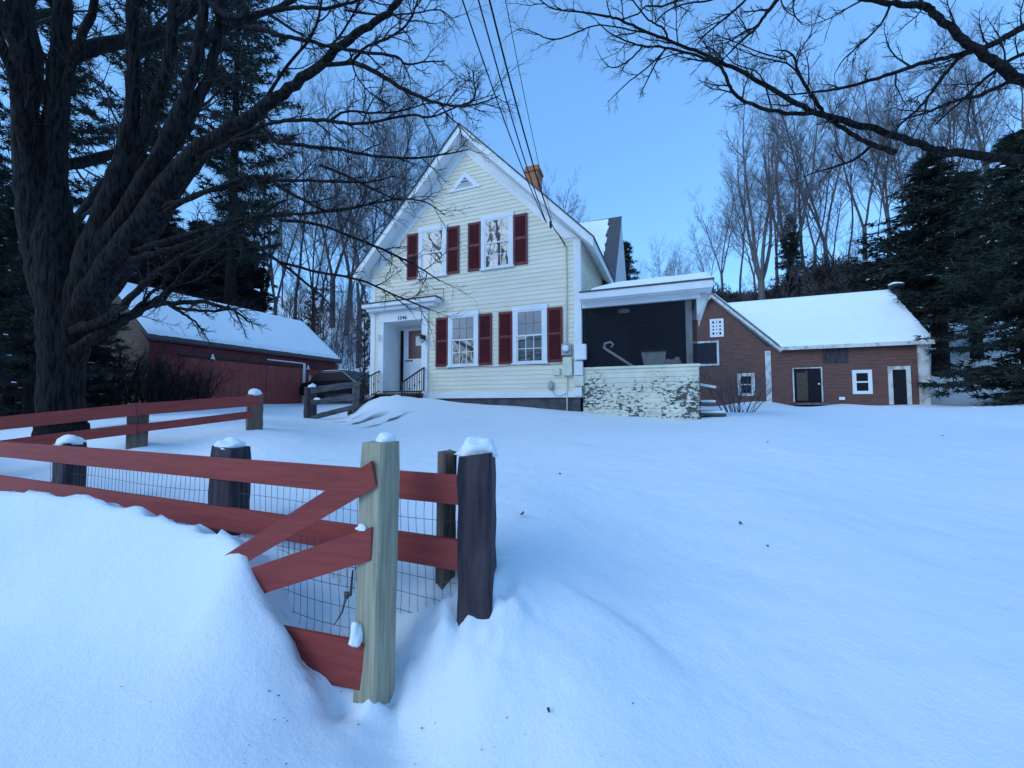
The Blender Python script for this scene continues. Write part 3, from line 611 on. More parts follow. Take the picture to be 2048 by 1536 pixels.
def snow_slab(name, parent, P0, P1, P2, P3, th, nu=50, nv=24, rag=(0, 0, 0, 0)):
    """snow lying on a roof plane: P0-P1 eave, P3-P2 upper edge; rag = raggedness of the edges eave,right,top,left"""
    mb = MB(); nrm = (V(P1) - V(P0)).cross(V(P3) - V(P0)).normalized()
    if nrm.z < 0: nrm = -nrm
    ru = [[mnoise.noise(V((k * .7, e * 9.3, 0))) * rag[e] for k in range(max(nu, nv) + 1)] for e in range(4)]
    for j in range(nv + 1):
        for i in range(nu + 1):
            a, b = i / nu, j / nv
            a2 = a + (ru[1][j] * a + ru[3][j] * (1 - a)); b2 = b + (ru[2][i] * b + ru[0][i] * (1 - b))
            p = V(P0).lerp(V(P1), a2).lerp(V(P3).lerp(V(P2), a2), b2)
            e = min(1, min(i, nu - i) / 1.5, min(j, nv - j) / 1.0)
            mb.v.append(tuple(p + nrm * (th * (0.15 + .85 * e) + e * .015 * mnoise.noise(p * 1.3))))
    mb.f = [(j * (nu + 1) + i, j * (nu + 1) + i + 1, (j + 1) * (nu + 1) + i + 1, (j + 1) * (nu + 1) + i) for j in range(nv) for i in range(nu)]
    mb.smooth = True; return mb.build(name, MT['roofsnow'], parent)
snow_slab('snow_cover', rf, (xw + .02, yE + .02, EZ + .0), (XE - .02, yE + .02, EZ + .0), (XE - .02, RYB, RIDGE), (x0 + .2, RYB, RIDGE), .10, rag=(.01, .012, 0, 0))
wz = apx.z + .28; wx = eL.x + .04; ks = (wz - EZ) / (wx - apx.x)
wr_ = MB()
for s in (-1, 1):
    q = [(apx.x, YBN - .32, wz), (apx.x + s * (wx - apx.x), YBN - .32, EZ), (apx.x + s * (wx - apx.x), YBN - .32, EZ - .26), (apx.x, YBN - .32, wz - .28)]
    wr_.prism(q if s < 0 else q[::-1], (0, 4.4, 0))
wr_ = wr_.build('roof', MT['oldtrim'], barn); wr_['label'] = 'gable roof of the wing with a thick snow edge'
for s in (-1, 1):
    a_ = apx.x + s * (wx - apx.x)
    snow_slab('snow_cover', wr_, (a_, YBN - .30, EZ + .01), (a_, YBN + 4, EZ + .01), (apx.x, YBN + 4, wz + .01), (apx.x, YBN - .30, wz + .01), .15, nu=24)
st = MB()
for s in (-1, 1):
    q = [(apx.x, YBN - .345, wz - .02), (apx.x + s * (wx - apx.x), YBN - .345, EZ - .02), (apx.x + s * (wx - apx.x), YBN - .345, EZ - .08), (apx.x, YBN - .345, wz - .08)]
    st.prism(q if s < 0 else q[::-1], (0, .02, 0))
st.build('shingle_edge', MT['shingle'], wr_)
box('corner_board', MT['oldtrim'], barn, GXr - .12, GXr + .14, YBN - .06, YBN - .026, 1.3, EZ - .15)
p0, p1 = bz(1838, 690), bz(1853, 780); box('corner_board', MT['oldtrim'], barn, p0.x - .1, p1.x + .1, YBN - .10, YBN - .026, 1.45, EZ - .18)
def barn_open(name, u0, u1, v0, v1, fr, tm, inner=MT['dark'], bars=None, sill=True):
    a, b = bz(u0, v0), bz(u1, v1); x0, x1, z1, z0 = a.x, b.x, a.z, b.z; y = YBN
    m_ = MB().box(x0, x0 + fr, y - .08, y - .024, z0, z1).box(x1 - fr, x1, y - .08, y - .024, z0, z1).box(x0 + fr, x1 - fr, y - .08, y - .024, z1 - fr, z1)
    if sill: m_.box(x0 + fr, x1 - fr, y - .08, y - .024, z0, z0 + fr)
    f_ = m_.build(name, tm, barn)
    MB().box(x0 + fr, x1 - fr, y - .045, y - .03, z0 + (fr if sill else 0), z1 - fr).build('opening', inner, f_)
    if bars:
        m_ = MB(); W_, H_ = x1 - x0 - 2 * fr, z1 - z0 - 2 * fr
        for k in range(1, bars[0]): xx = x0 + fr + W_ * k / bars[0]; m_.box(xx - bars[2], xx + bars[2], y - .07, y - .046, z0 + fr, z1 - fr)
        for k in range(1, bars[1]): zz = z0 + fr + H_ * k / bars[1]; m_.box(x0 + fr, x1 - fr, y - .074, y - .048, zz - bars[2], zz + bars[2])
        m_.build('muntin', tm, f_)
    return f_
barn_open('window', 1419, 1447.5, 639, 673.5, .13, MT['trim'], bars=(3, 4, .055))['label'] = 'small white twelve-pane gable window'
barn_open('window', 1364, 1438.5, 685, 731, .11, MT['oldtrim'], inner=MT['greyin'])['label'] = 'wide loft opening with a worn white frame'
barn_open('window', 1474, 1510, 747, 792, .17, MT['oldtrim'], bars=(1, 2, .03))['label'] = 'window in a scuffed worn frame'
barn_open('door', 1362, 1401, 733, 808, .10, MT['oldtrim'], inner=MT['redbarntrim'], sill=False)
d_ = barn_open('door', 1584, 1646, 736, 804, .055, MT['oldtrim'], sill=False); d_['label'] = 'dark open doorway with a thin pale frame'
a, b = bz(1592, 742), bz(1612, 801); MB().box(a.x, b.x, YBN - .062, YBN - .048, b.z, a.z - .1).box(b.x + .0, b.x + .09, YBN - .066, YBN - .046, b.z, a.z).build('door_leaf', MT['brown'], d_)
a = bz(1637, 768); MB().tube([V((a.x, YBN - .07, a.z)), V((a.x, YBN - .11, a.z))], [.05, .04], 10).build('door_knob', MT['paper'], d_)
barn_open('window', 1703, 1744.5, 740.5, 788, .16, MT['trim'], bars=(1, 2, .04))['label'] = 'crisp white two-sash window'
barn_open('door', 1774, 1823, 733, 809, .17, MT['oldtrim'], sill=False)['label'] = 'dark door in a wide pale frame at the right end'
a, b = bz(1645, 694), bz(1696, 725); MB().box(a.x, b.x, YBN - .05, YBN - .024, b.z, a.z).build('loft_door', MT['tie'], barn)
a, b = bz(1677, 794), bz(1689, 800); MB().box(a.x, b.x, YBN - .1, YBN - .024, b.z, a.z).build('outlet_box', MT['paper'], barn, bevel=.02)
a, b = bz(1588, 802), bz(1650, 806); MB().box(a.x, b.x, YBN - .7, YBN - .03, b.z - .1, b.z).build('door_step', MT['greywood'], barn)
p = bz(1793, 590, RYB - .4); sp = MB().tube([V((p.x, p.y, p.z - .8)), V((p.x, p.y, p.z + .35))], [.17, .17], 12)
sp.tube([V((p.x, p.y, p.z + .42)), V((p.x, p.y, p.z + .52)), V((p.x, p.y, p.z + .66))], [.34, .34, .10], 14).tube([V((p.x, p.y, p.z + .3)), V((p.x, p.y, p.z + .45))], [.05, .05], 6)
sp = sp.build('stove_pipe', MT['black'], barn); lump('snow_cap', MT['capsnow'], sp, (p.x, p.y, p.z + .60), .3, .3, .12, 3)

# ------------------------------------------------------------------ red barn on the left
BX = -16.75
red = thing('red_barn', 'long low red barn with a smooth snowy roof beyond the drive', 'barn', (-19, 12, 1.5))
ZE, EXX, RX, RZB, Y0, Y1 = 4.0, -16.55, -19.4, 6.28, 8.2, 16.95
wv = MB(); ZW = 3.78
wv.poly([(BX, Y0 + .15, 1.0), (BX, Y1 - .15, 1.0), (BX, Y1 - .15, ZW), (BX, Y0 + .15, ZW)]).poly([(-22.05, Y0 + .15, 1), (-22.05, Y1 - .15, 1), (-22.05, Y1 - .15, ZW), (-22.05, Y0 + .15, ZW)])
for y in (Y1 - .15,): wv.poly([(-22.05, y, 1), (BX, y, 1), (BX, y, ZW), (RX, y, RZB - .2), (-22.05, y, ZW)])
wv.build('wall', MT['redbarn'], red)
y = Y0 + .15; MB().poly([(-22.05, y, 1), (BX, y, 1), (BX, y, ZW), (RX, y, RZB - .2), (-22.05, y, ZW)]).build('gable_wall', MT['brown'], red)['label'] = 'gable end with deep shade painted into its boards'  # deep shade on this end is put into the plank colour
kr = (RZB - ZE) / (EXX - RX); rf = MB()
for s in (-1, 1):
    q = [(RX, Y0, RZB), (RX + s * (EXX - RX), Y0, ZE), (RX + s * (EXX - RX), Y0, ZE - .12), (RX, Y0, RZB - .14)]
    rf.prism(q if s < 0 else q[::-1], (0, Y1 - Y0, 0))
rf = rf.build('roof', MT['shingle'], red)
snow_slab('snow_cover', rf, (EXX - .03, Y0 + .03, ZE + .02), (EXX - .03, Y1 - .03, ZE + .02), (RX, Y1 - .03, RZB), (RX, Y0 + .03, RZB), .11, rag=(.012, 0, 0, 0))
snow_slab('snow_cover', rf, (2 * RX - EXX, Y0 + .05, ZE), (2 * RX - EXX, Y1 - .05, ZE), (RX, Y1 - .05, RZB), (RX, Y0 + .05, RZB), .11)
MB().box(BX + .002, BX + .06, Y0 + .15, Y1 - .15, 3.42, 3.80).box(BX + .06, EXX - .02, Y0 + .05, Y1 - .05, 3.82, 3.88).build('eave_board', MT['redbarntrim'], red)
a, b, c_ = onX(532, 723.5, BX), onX(608, 727, BX), onX(606, 800, BX)
dn = MB().box(BX + .002, BX + .05, 9.3, a.y, 1.3, 3.36).box(BX + .002, BX + .05, a.y + .02, b.y - .12, 1.3, 3.36).build('sliding_door', MT['redbarn'], red)
MB().box(BX + .052, BX + .09, b.y - .11, b.y + .02, 1.5, b.z).box(BX + .052, BX + .085, a.y, b.y - .11, b.z - .03, b.z + .02).build('door_trim', MT['trim'], dn)
MB().box(BX + .002, BX + .05, Y1 - .26, Y1 - .13, 1.3, 3.7).build('corner_board', MT['oldtrim'], red)
MB().beam((BX + .05, 9.3, 3.40), (BX + .05, b.y, 3.40), .05, .07).build('door_track', MT['black'], red)
for (u, v) in ((616, 735), (425, 713.5)):
    q = onX(u, v, BX + .12); MB().tube([q + V((0, 0, .1)), q, q - V((0, 0, .1))], [.03, .05, .10], 10).build('wall_lamp', MT['paper'], red)
q = onX(620, 762, BX + .05); MB().box(BX, BX + .06, q.y - .05, q.y + .05, q.z - .28, q.z + .28).build('downspout', MT['oldtrim'], red)
sx = MB()
for k in range(3): sx.box(-20.6 + k * 1.3, -19.9 + k * 1.3, Y0 + .10, Y0 + .145, 3.0, 3.7)
MB().box(-20.6, -18.4, Y0 + .09, Y0 + .145, 1.2, 3.6).build('gable_door', MT['tie'], red)
MB().box(-19.75, -19.2, Y0 + .10, Y0 + .145, 4.5, 5.1).build('gable_opening', MT['dark'], red)

# ------------------------------------------------------------------ parked car behind the weathered fence
cp = at(693, 808, 19.5); cz0 = gz(cp.x, cp.y)
car = thing('parked_car', 'black car parked by the red barn, half hidden by the weathered fence', 'car', (cp.x, cp.y, cz0))
CX, CY = cp.x, cp.y
prof = [(-2.1, .35), (-2.15, .75), (-2.0, .95), (-1.5, 1.02), (-.95, 1.45), (.55, 1.48), (1.25, 1.0), (2.0, .85), (2.15, .6), (2.1, .35)]
car_b = MB()
for s0, s1, ins in ((-.86, .86, 0),): car_b.prism([(CX + x, CY + s0, cz0 + z) for x, z in prof], (0, s1 - s0, 0))
car_b = car_b.build('body', MT['car'], car, bevel=.07)
MB().prism([(CX - 1.35, CY - .875, cz0 + 1.02), (CX - .9, CY - .875, cz0 + 1.38), (CX + .45, CY - .875, cz0 + 1.40), (CX + 1.0, CY - .875, cz0 + 1.02)], (0, .01, 0)).build('window', MT['lowglass'], car)
for x in (-1.35, 1.35):
    for y in (-.86, .70):
        wh = MB().tube([V((CX + x, CY + y, cz0 + .33)), V((CX + x, CY + y + .16, cz0 + .33))], [.33, .33], 20).build('wheel', MT['rubber'], car, smooth=False)
        MB().tube([V((CX + x, CY + y - .01, cz0 + .33)), V((CX + x, CY + y + .02, cz0 + .33))], [.19, .19], 14).build('rim', MT['greymetal'], wh, smooth=False)
for y in (-.80, .62): MB().box(CX - 2.18, CX - 2.06, CY + y, CY + y + .2, cz0 + .68, cz0 + .86).build('taillight', MT['redlight'], car)
snow_slab('snow_cover', car_b, (CX - .9, CY - .78, cz0 + 1.475), (CX + .5, CY - .78, cz0 + 1.495), (CX + .5, CY + .78, cz0 + 1.495), (CX - .9, CY + .78, cz0 + 1.475), .05, 16, 10)

# ------------------------------------------------------------------ near red fence
rg = random.Random(11)
fence = thing('corner_fence', 'broken red rail fence with wire mesh at the snowbank corner', 'fence', at(850, 1150, 2.1))
dfen = lambda u: 1 / (.256 + .000262 * u)
def frail(u, z): p = at(u, 900, dfen(u)); return V((p.x, p.y, z))
F0, F1 = frail(-420, 1.18), frail(928, 1.178)
tf = (F1 - F0).normalized(); nf = V((tf.y, -tf.x, 0))                # nf points to the camera side
if nf.dot(CAM - F0) < 0: nf = -nf
def rail(a, b, h, th=.025, parent=fence, m=MT['fence'], name='rail'):
    return MB().beam(a, b, th, h, rag=.0018, rng=rg).build(name, m, parent, bevel=.002)
cut = frail(470, 0)
rail(F0, F1, .145); rail(V((F0.x, F0.y, .845)), V((F1.x, F1.y, .862)) - tf * .01, .145)
def post(u, d, ztop, wx, wy, zb, m, ang=None, lean=(0, 0), name='post', parent=fence, rag=.004, lab=None):
    c = at(u, 900, d); ang = math.atan2(tf.y, tf.x) if ang is None else ang
    mb = MB(); ca, sa = math.cos(ang), math.sin(ang); n_ = 10
    bev = [(-1, -.86), (-.86, -1), (.86, -1), (1, -.86), (1, .86), (.86, 1), (-.86, 1), (-1, .86)]
    for k in range(n_ + 1):
        f = k / n_; z = zb + (ztop - zb) * f; sc = 1 if k < n_ else .93
        for x, y in bev:
            X_, Y_ = x * wx / 2 * sc + rg.uniform(-rag, rag), y * wy / 2 * sc + rg.uniform(-rag, rag)
            mb.v.append((c.x + X_ * ca - Y_ * sa + lean[0] * f, c.y + X_ * sa + Y_ * ca + lean[1] * f, z + (rg.uniform(-rag, rag) * 2 if k == n_ else 0)))
    for k in range(n_):
        for q in range(8): r = (q + 1) % 8; mb.f.append((k * 8 + q, k * 8 + r, k * 8 + 8 + r, k * 8 + 8 + q))
    mb.f.append(tuple(n_ * 8 + q for q in range(8)))
    o = mb.build(name, m, parent)
    if lab: o['label'] = lab
    return o, V((c.x + lean[0], c.y + lean[1], ztop))
vw = math.atan2(at(756, 900, 1.9).y, at(756, 900, 1.9).x)
lp, ltop = post(753, 1.90, 1.425, .135, .135, -.1, MT['newpost'], ang=vw + rad(47), lean=(.018, .008), rag=.0015, lab='pale new square corner post')
lump('snow_cap', MT['capsnow'], lp, ltop + V((.012, .02, -.004)), .05, .045, .05, 2, .3)
dp, dtop = post(957, 2.10, 1.345, .265, .17, .1, MT['tie'], ang=vw + rad(-22), lean=(-.01, .01), rag=.006, lab='thick near-black railway tie end post')
lump('snow_cap', MT['capsnow'], dp, dtop + V((-.01, .01, -.005)), .11, .08, .085, 6, .5)
post(890, 2.22, 1.345, .075, .10, -.1, MT['oldpost'], ang=vw + rad(-75), lean=(.012, 0), rag=.004, lab='thin brown plank post behind the tie')
pp, ptop = post(462, 2.76, 1.315, .225, .15, .3, MT['tie'], lab='dark tie post with a snow cap, first to the left of the pale corner post')
lump('snow_cap', MT['capsnow'], pp, ptop + V((-.01, 0, -.012)), .095, .075, .065, 9, .45)
pp, ptop = post(141, 3.55, 1.27, .225, .15, .3, MT['tie'], lab='dark tie post with a domed snow cap, near the maple')
lump('snow_cap', MT['capsnow'], pp, ptop + V((0, 0, -.012)), .105, .085, .085, 4, .3)
post(-230, 4.6, 1.3, .3, .2, .3, MT['tie'])
def board(c, lab):                              # plank traced as a polygon in its own vertical plane, given 24 mm of thickness
    n_ = (c[1] - c[0]).cross(c[2] - c[0]).normalized()
    if n_.dot(CAM - c[0]) > 0: n_ = -n_
    o = MB().prism(c if (c[1] - c[0]).cross(c[2] - c[1]).dot(n_) < 0 else c[::-1], n_ * .024).build('broken_rail', MT['fence'], fence, bevel=.002); o['label'] = lab
board([at(741, 923, 1.80), at(752, 974, 1.80), at(455, 1147, 2.02), at(438, 1118, 2.02)], 'fallen red rail slanting steeply into the snowbank')
board([at(743, 1055, 1.80), at(741, 1121, 1.80), at(480, 1202, 2.0), at(470, 1148, 2.0)], 'fallen red rail slanting gently into the snowbank')
board([at(738, 1289, 1.79), at(726, 1383, 1.79), at(500, 1340, 1.98), at(500, 1243, 1.98)], 'lowest red rail, mostly buried')
lump('snow_cap', MT['capsnow'], lp, at(712, 1281, 1.80), .030, .03, .085, 12, .4); lump('snow_cap', MT['capsnow'], lp, at(724, 1058, 1.83), .032, .02, .022, 14, .3)
for (u, v) in ((940, 1017), (940, 1085), (943, 1104)):
    q = at(u, v, 1.985); MB().beam(q, q + RT * .012 + UP * .006, .006, .006).build('bare_nail_hole', MT['palebox'], dp)
wm = MB(); off = -nf * .04; Lf = (F1 - F0).length; nsag = 26
def wpt(s, z):
    p = F0 + tf * s + off; k = s * 2.3
    return V((p.x, p.y, 0)) - nf * (.02 * math.sin(k) * (1.15 - z)) + V((0, 0, z + .010 * math.sin(s * 3.1 + z * 4)))
s0 = 0.0
while s0 < Lf:
    if Lf - s0 < 4.2: wm.tube([wpt(s0 + .012 * math.sin(s0 * 5 + k), .40 + k * .16) for k in range(6)], [.0016] * 6, 3, cap=False)
    s0 += .052
for k in range(9):
    z = .42 + k * .098; wm.tube([wpt(Lf - 4.2 + 4.2 * q / 60, z) for q in range(61)], [.0016] * 61, 3, cap=False)
# slack mesh hanging from the pale post towards the snowbank
pA, pB = at(735, 1100, 1.92), at(560, 1100, 2.25)
def slack(f, z): p = pA.lerp(pB, f); return V((p.x, p.y, z)) + nf * (.03 * math.sin(f * 3) + .04 * (0.9 - z) * f)
for k in range(13): wm.tube([slack(k / 12 + .02 * math.sin(z * 9), z) for z in (.42, .52, .62, .72, .82, .92)], [.0016] * 6, 3, cap=False)
for k in range(6): wm.tube([slack(f / 8, .44 + .095 * k - .02 * f / 8) for f in range(9)], [.0016] * 9, 3, cap=False)
wm.build('wire_mesh', MT['wire'], fence)
dl = MB(); q0 = at(706, 1140, 1.98); dl.tube([q0, q0 + V((-.012, 0, -.12)), at(692, 1195, 1.98), at(684, 1225, 1.98), at(668, 1250, 1.98)], [.004, .008, .006, .005, .002], 5)
dl.box(at(693, 1190, 1.98).x - .012, at(693, 1190, 1.98).x + .012, at(693, 1190, 1.98).y - .004, at(693, 1190, 1.98).y + .004, at(693, 1190, 1.98).z - .015, at(693, 1190, 1.98).z + .015)
dl.build('dangling_strap', MT['greywood'], fence)

# ------------------------------------------------------------------ red fence along the drive
f2 = thing('drive_fence', 'red two-rail fence with snow-capped end post along the drive', 'fence', at(390, 850, 5.5))
def seg(u, v, d): return at(u, v, d)
pe, pm, ps = (507, 5.85), (273, 5.0), (-160, 4.25)
rail(at(519, 800.5, 5.75), at(273, 819, 4.93), .145, parent=f2); rail(at(273, 819, 4.925), at(-160, 863, 4.15), .145, parent=f2)
rail(at(505, 829, 5.76), at(273, 857, 4.93), .10, parent=f2); rail(at(273, 857, 4.925), at(-160, 912, 4.15), .12, parent=f2)
ang2 = math.atan2(at(507, 850, 5.85).y - at(273, 850, 5).y, at(507, 850, 5.85).x - at(273, 850, 5).x)
q = at(507, 789, 5.85); o, tp = post(507, 5.85, q.z, .19, .16, .7, MT['oldpost'], ang=ang2, parent=f2, lab='reddish end post with a rounded snow cap'); lump('snow_cap', MT['capsnow'], o, tp + V((0, 0, -.01)), .085, .085, .10, 3, .2)
post(273, 5.02, at(273, 806, 5.02).z, .2, .16, .6, MT['oldpost'], ang=ang2, parent=f2); post(-150, 4.3, 1.45, .2, .16, .6, MT['oldpost'], ang=ang2, parent=f2)
# ------------------------------------------------------------------ weathered fence in front of the steps
f3 = thing('weathered_fence', 'short grey weathered three-rail fence beside the front steps', 'fence', at(660, 830, 10.8))
a3 = math.atan2(at(711, 820, 11.2).y - at(618, 820, 10.4).y, at(711, 820, 11.2).x - at(618, 820, 10.4).x)
o, tp = post(619, 10.4, at(619, 775, 10.4).z, .26, .22, .8, MT['tie'], ang=a3, parent=f3, rag=.012, lab='thick dark post with snow on top'); lump('snow_cap', MT['capsnow'], o, tp + V((.04, 0, 0)), .12, .1, .10, 7, .5)
post(710, 11.2, at(710, 763, 11.2).z, .15, .15, .9, MT['greywood'], ang=a3, parent=f3, rag=.01, lab='slim grey post with a dark top')
for (v0, v1, h) in ((781, 769, .16), (805, 792, .15), (836, 814, .13)):
    MB().beam(at(622, v0, 10.35), at(708, v1, 11.1), .05, h, rag=.008, rng=rg).build('rail', MT['greywood'], f3)
o = f3.children[-2]; lump('snow_cap', MT['capsnow'], o, at(634, 799, 10.3), .10, .05, .05, 5)

# ------------------------------------------------------------------ overhead cables
def sagline(a, b, n=40, sag=.12): return [a.lerp(b, k / n) - V((0, 0, sag * 4 * (k / n) * (1 - k / n))) for k in range(n + 1)]
for k, (u0, d0, e, r, lab) in enumerate(((925, 5.6, (1091, 443, 10.25), .011, 'thin overhead cable, leftmost of the four running to the house'), (957, 5.6, (1093, 446, 10.2), .012, 'overhead cable, second from the left of the four running to the house'),
        (979, 5.6, (1103, 444, 10.15), .015, 'thickest overhead cable of the four, ending at an insulator on the house'), (1011, 5.6, (1105, 440, 10.2), .006, 'finest overhead cable, rightmost of the four running to the house'))):
    A = at(u0, 0, d0); B = at(*e); far = A + (A - B) * 2.3 + V((0, 0, .9))
    t = MB().tube(sagline(far, A, 20, .1)[:-1] + sagline(A, B, 40, .18), [r] * 61, 5).build('power_cable', MT['cable'], None); tag(t, lab, 'cable', 'overhead cables to the house')
q = at(1101, 443, 10.15); MB().tube([q, q + V((.0, .02, -.16))], [.035, .03], 8).build('insulator', MT['black'], house)
q = at(1107, 455, 10.2); MB().tube([at(1103, 448, 10.18), at(1110, 460, 10.2), onY(1118, 470, YF - .06), onY(1128, 486, YF - .06), V((-2.50, YF - .06, 5.72))], [.014] * 5, 6).build('service_drop', MT['cable'], house)

# ------------------------------------------------------------------ trees
UPV = V((0, 0, 1))
def catmull(P, R, n=5):
    Q, S = [], []
    for i in range(len(P) - 1):
        a, b, c, d = P[max(i - 1, 0)], P[i], P[i + 1], P[min(i + 2, len(P) - 1)]
        for k in range(n):
            t = k / n
            Q.append(0.5 * ((2 * b) + (c - a) * t + (2 * a - 5 * b + 4 * c - d) * t * t + (3 * b - a - 3 * c + d) * t ** 3)); S.append(R[i] + (R[i + 1] - R[i]) * t)
    Q.append(P[-1]); S.append(R[-1]); return Q, S
def rvec(rng):
    while True:
        p = V((rng.uniform(-1, 1), rng.uniform(-1, 1), rng.uniform(-1, 1)))
        if 0.05 < p.length < 1: return p.normalized()
def grow(mbs, p, d, L, r, lev, rng, cfg):
    """a branch that wanders, tapers and puts out children; mbs[lev] receives its tube"""
    c = cfg[lev]; n = c['n']; pts = [p]; rs = [r]; d = d.normalized(); q = p
    for k in range(n):
        d = (d + rvec(rng) * c['w'] + UPV * c['up']).normalized(); q = q + d * (L / n); pts.append(q); rs.append(r * (1 - (k + 1) / n * c.get('tp', .8)))
    mbs[lev].tube(pts, rs, c['s'], cap=False)
    if lev + 1 < len(cfg): sprout(mbs, pts, rs, L, lev + 1, rng, cfg, c['f0'])
def sprout(mbs, pts, rs, L, lev, rng, cfg, f0=0.2, f1=1.0, count=None):
    c = cfg[lev]; m = len(pts) - 1; cnt = count if count is not None else c['c']; ph = rng.uniform(0, 6.28)
    for k in range(cnt):
        f = f0 + (f1 - f0) * (k + rng.random()) / cnt; x = min(f * m, m - 1e-3); i = int(x); q = pts[i].lerp(pts[i + 1], x - i); t = (pts[i + 1] - pts[i]).normalized()
        ph += 2.4 + rng.uniform(-.5, .5); o = t.orthogonal().normalized(); b = t.cross(o); sd = o * math.cos(ph) + b * math.sin(ph)
        a = c['a'] * rng.uniform(.75, 1.25); dr = t * math.cos(a) + sd * math.sin(a)
        l = L * c['l'] * rng.uniform(.6, 1.2) * (1 - c.get('lf', .45) * f) if 'abs' not in c else c['abs'] * rng.uniform(.5, 1.2)
        grow(mbs, q, dr, l, min(c['r'] * rng.uniform(.8, 1.2), rs[i] * .7), lev, rng, cfg)
BARE = [dict(n=12, w=.085, up=.09, s=8, f0=.28, tp=.9), dict(c=26, a=.70, l=.42, r=.032, n=7, w=.15, up=.13, s=5, f0=.2, lf=.55, tp=.85), dict(c=10, a=.65, l=.42, r=.014, n=4, w=.18, up=.09, s=3, f0=.15), dict(c=8, a=.6, l=.5, r=.0072, n=3, w=.22, up=.06, s=3, f0=.2, tp=.6), dict(c=5, a=.6, l=.6, r=.005, n=2, w=.2, up=.04, s=3, f0=.3, tp=.5)]
def bare_tree(seed, h, r, stems=1, lean=0.0, low=.28, dens=26):
    rng = random.Random(seed); tr, cr = MB(), MB(); cfg = [dict(c) for c in BARE]; cfg[0]['f0'] = low; cfg[1]['c'] = dens if stems == 1 else int(dens * 1.5 / stems)
    mbs = [tr, tr, cr, cr, cr]
    if stems == 1: grow(mbs, V((0, 0, -.4)), V((lean, 0, 1)), h, r, 0, rng, cfg)
    else:
        k0 = h * .22; base = [V((0, 0, -.4)), V((0, 0, k0 * .5)), V((lean * .3, 0, k0))]; tr.tube(base, [r * 1.15, r, r * .95], 9)
        for k in range(stems):
            a = 6.28 * k / stems + rng.uniform(-.4, .4); grow(mbs, base[-1] - V((0, 0, .15)), V((math.cos(a) * .28 + lean, math.sin(a) * .28, 1)), (h - k0) * rng.uniform(.85, 1.0), r * .6, 0, rng, dict_stem(cfg))
    return tr, cr
def dict_stem(cfg):
    c = [dict(x) for x in cfg]; c[0]['f0'] = .12; c[1]['l'] = .38; return c
def mesh_of(mb, name, m):
    me = D.meshes.new(name); me.from_pydata(mb.v, [], mb.f); me.materials.append(m)
    if mb.smooth: me.shade_smooth()
    return me
class Proto:
    def __init__(s, name, parts, h): s.name, s.parts, s.h = name, parts, h       # parts: (part name, mesh)
    def place(s, x, y, zt=None, h=None, label='', cat='tree', group=None, rot=0, wide=1.0, sink=.0, tilt=(0, 0)):
        z = gz(x, y) - sink; h = h if h is not None else zt - z; k = h / s.h
        r = thing(s.name, label, cat, (x, y, z), group); r.rotation_euler = (tilt[0], tilt[1], rot); r.scale = (k * wide, k * wide, k)
        for nm, me in s.parts:
            o = D.objects.new(nm, me); COL.objects.link(o); o.parent = r
            if nm == 'snow_patches': o['kind'] = 'stuff'
        return r
def bare_proto(*a, **k):
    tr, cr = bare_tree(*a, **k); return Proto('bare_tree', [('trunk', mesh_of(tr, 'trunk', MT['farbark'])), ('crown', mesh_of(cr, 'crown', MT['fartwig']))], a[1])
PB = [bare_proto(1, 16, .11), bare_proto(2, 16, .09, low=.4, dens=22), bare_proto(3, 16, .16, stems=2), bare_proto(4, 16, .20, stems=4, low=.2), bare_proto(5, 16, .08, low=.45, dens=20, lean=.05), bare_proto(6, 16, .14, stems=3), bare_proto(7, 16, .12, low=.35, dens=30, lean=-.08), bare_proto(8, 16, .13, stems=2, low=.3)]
SAP = bare_proto(21, 7, .05, low=.2, dens=16)

def conifer(seed, h, r, base, spread, droop, step, per, tuft, shape, mat_n, tl=.34, tw=.045, flat=.35):
    rng = random.Random(seed); tr, fo = MB(), MB()
    tr.tube([V((0, 0, -.5)), V((.05, 0, h * .3)), V((0, .05, h * .65)), V((0, 0, h))], [r * 1.15, r * .85, r * .5, r * .06], 8)
    sn_ = MB(); z = base
    while z < h - .1:
        f = (z - base) / (h - base); Lm = spread * shape(f)
        for k in range(per):
            a = rng.uniform(0, 6.283); L = Lm * rng.uniform(.55, 1.15); q = V((0, 0, z + rng.uniform(-.3, .3) * step)); n = max(3, int(L / .42))
            d = V((math.cos(a), math.sin(a), .25 - droop * rng.uniform(.5, 1.3))); pts = [q]
            for i in range(n): d = (d + rvec(rng) * .12 + UPV * (.05 if droop < .3 else -.03 + .1 * i / n)).normalized(); pts.append(pts[-1] + d * (L / n))
            tr.tube(pts, [max(.006, .03 * (L / 3) * (1 - i / (n + .3))) for i in range(n + 1)], 3, cap=False)
            for i in range(1, n + 1):
                for _ in range(tuft):
                    c = pts[i - 1].lerp(pts[i], rng.random()); t = (pts[i] - pts[i - 1]).normalized(); sd = V((-t.y, t.x, 0))
                    off = sd * rng.uniform(-1, 1) * L * .20 * (1.15 - i / (n + 1)) + UPV * rng.uniform(-.12, .12)
                    c = c + off
                    if rng.random() < .012:
                        m_ = [c + UPV * .07 + V((math.cos(q) * rng.uniform(.05, .2), math.sin(q) * rng.uniform(.04, .14), rng.uniform(-.02, .03))) for q in (0, 1.2, 2.4, 3.6, 4.9)]; sn_.prism(m_, (0, 0, .05))
                    for _ in range(7):
                        dr = (t * .8 + rvec(rng) * 1.0); dr.z = dr.z * flat - .12; dr.normalize(); l = tl * rng.uniform(.6, 1.3); wv_ = dr.cross(rvec(rng)).normalized() * tw * rng.uniform(.7, 1.4)
                        fo.poly([c - wv_, c + wv_, c + dr * l])
        z += step * rng.uniform(.8, 1.2)
    return tr, fo, sn_
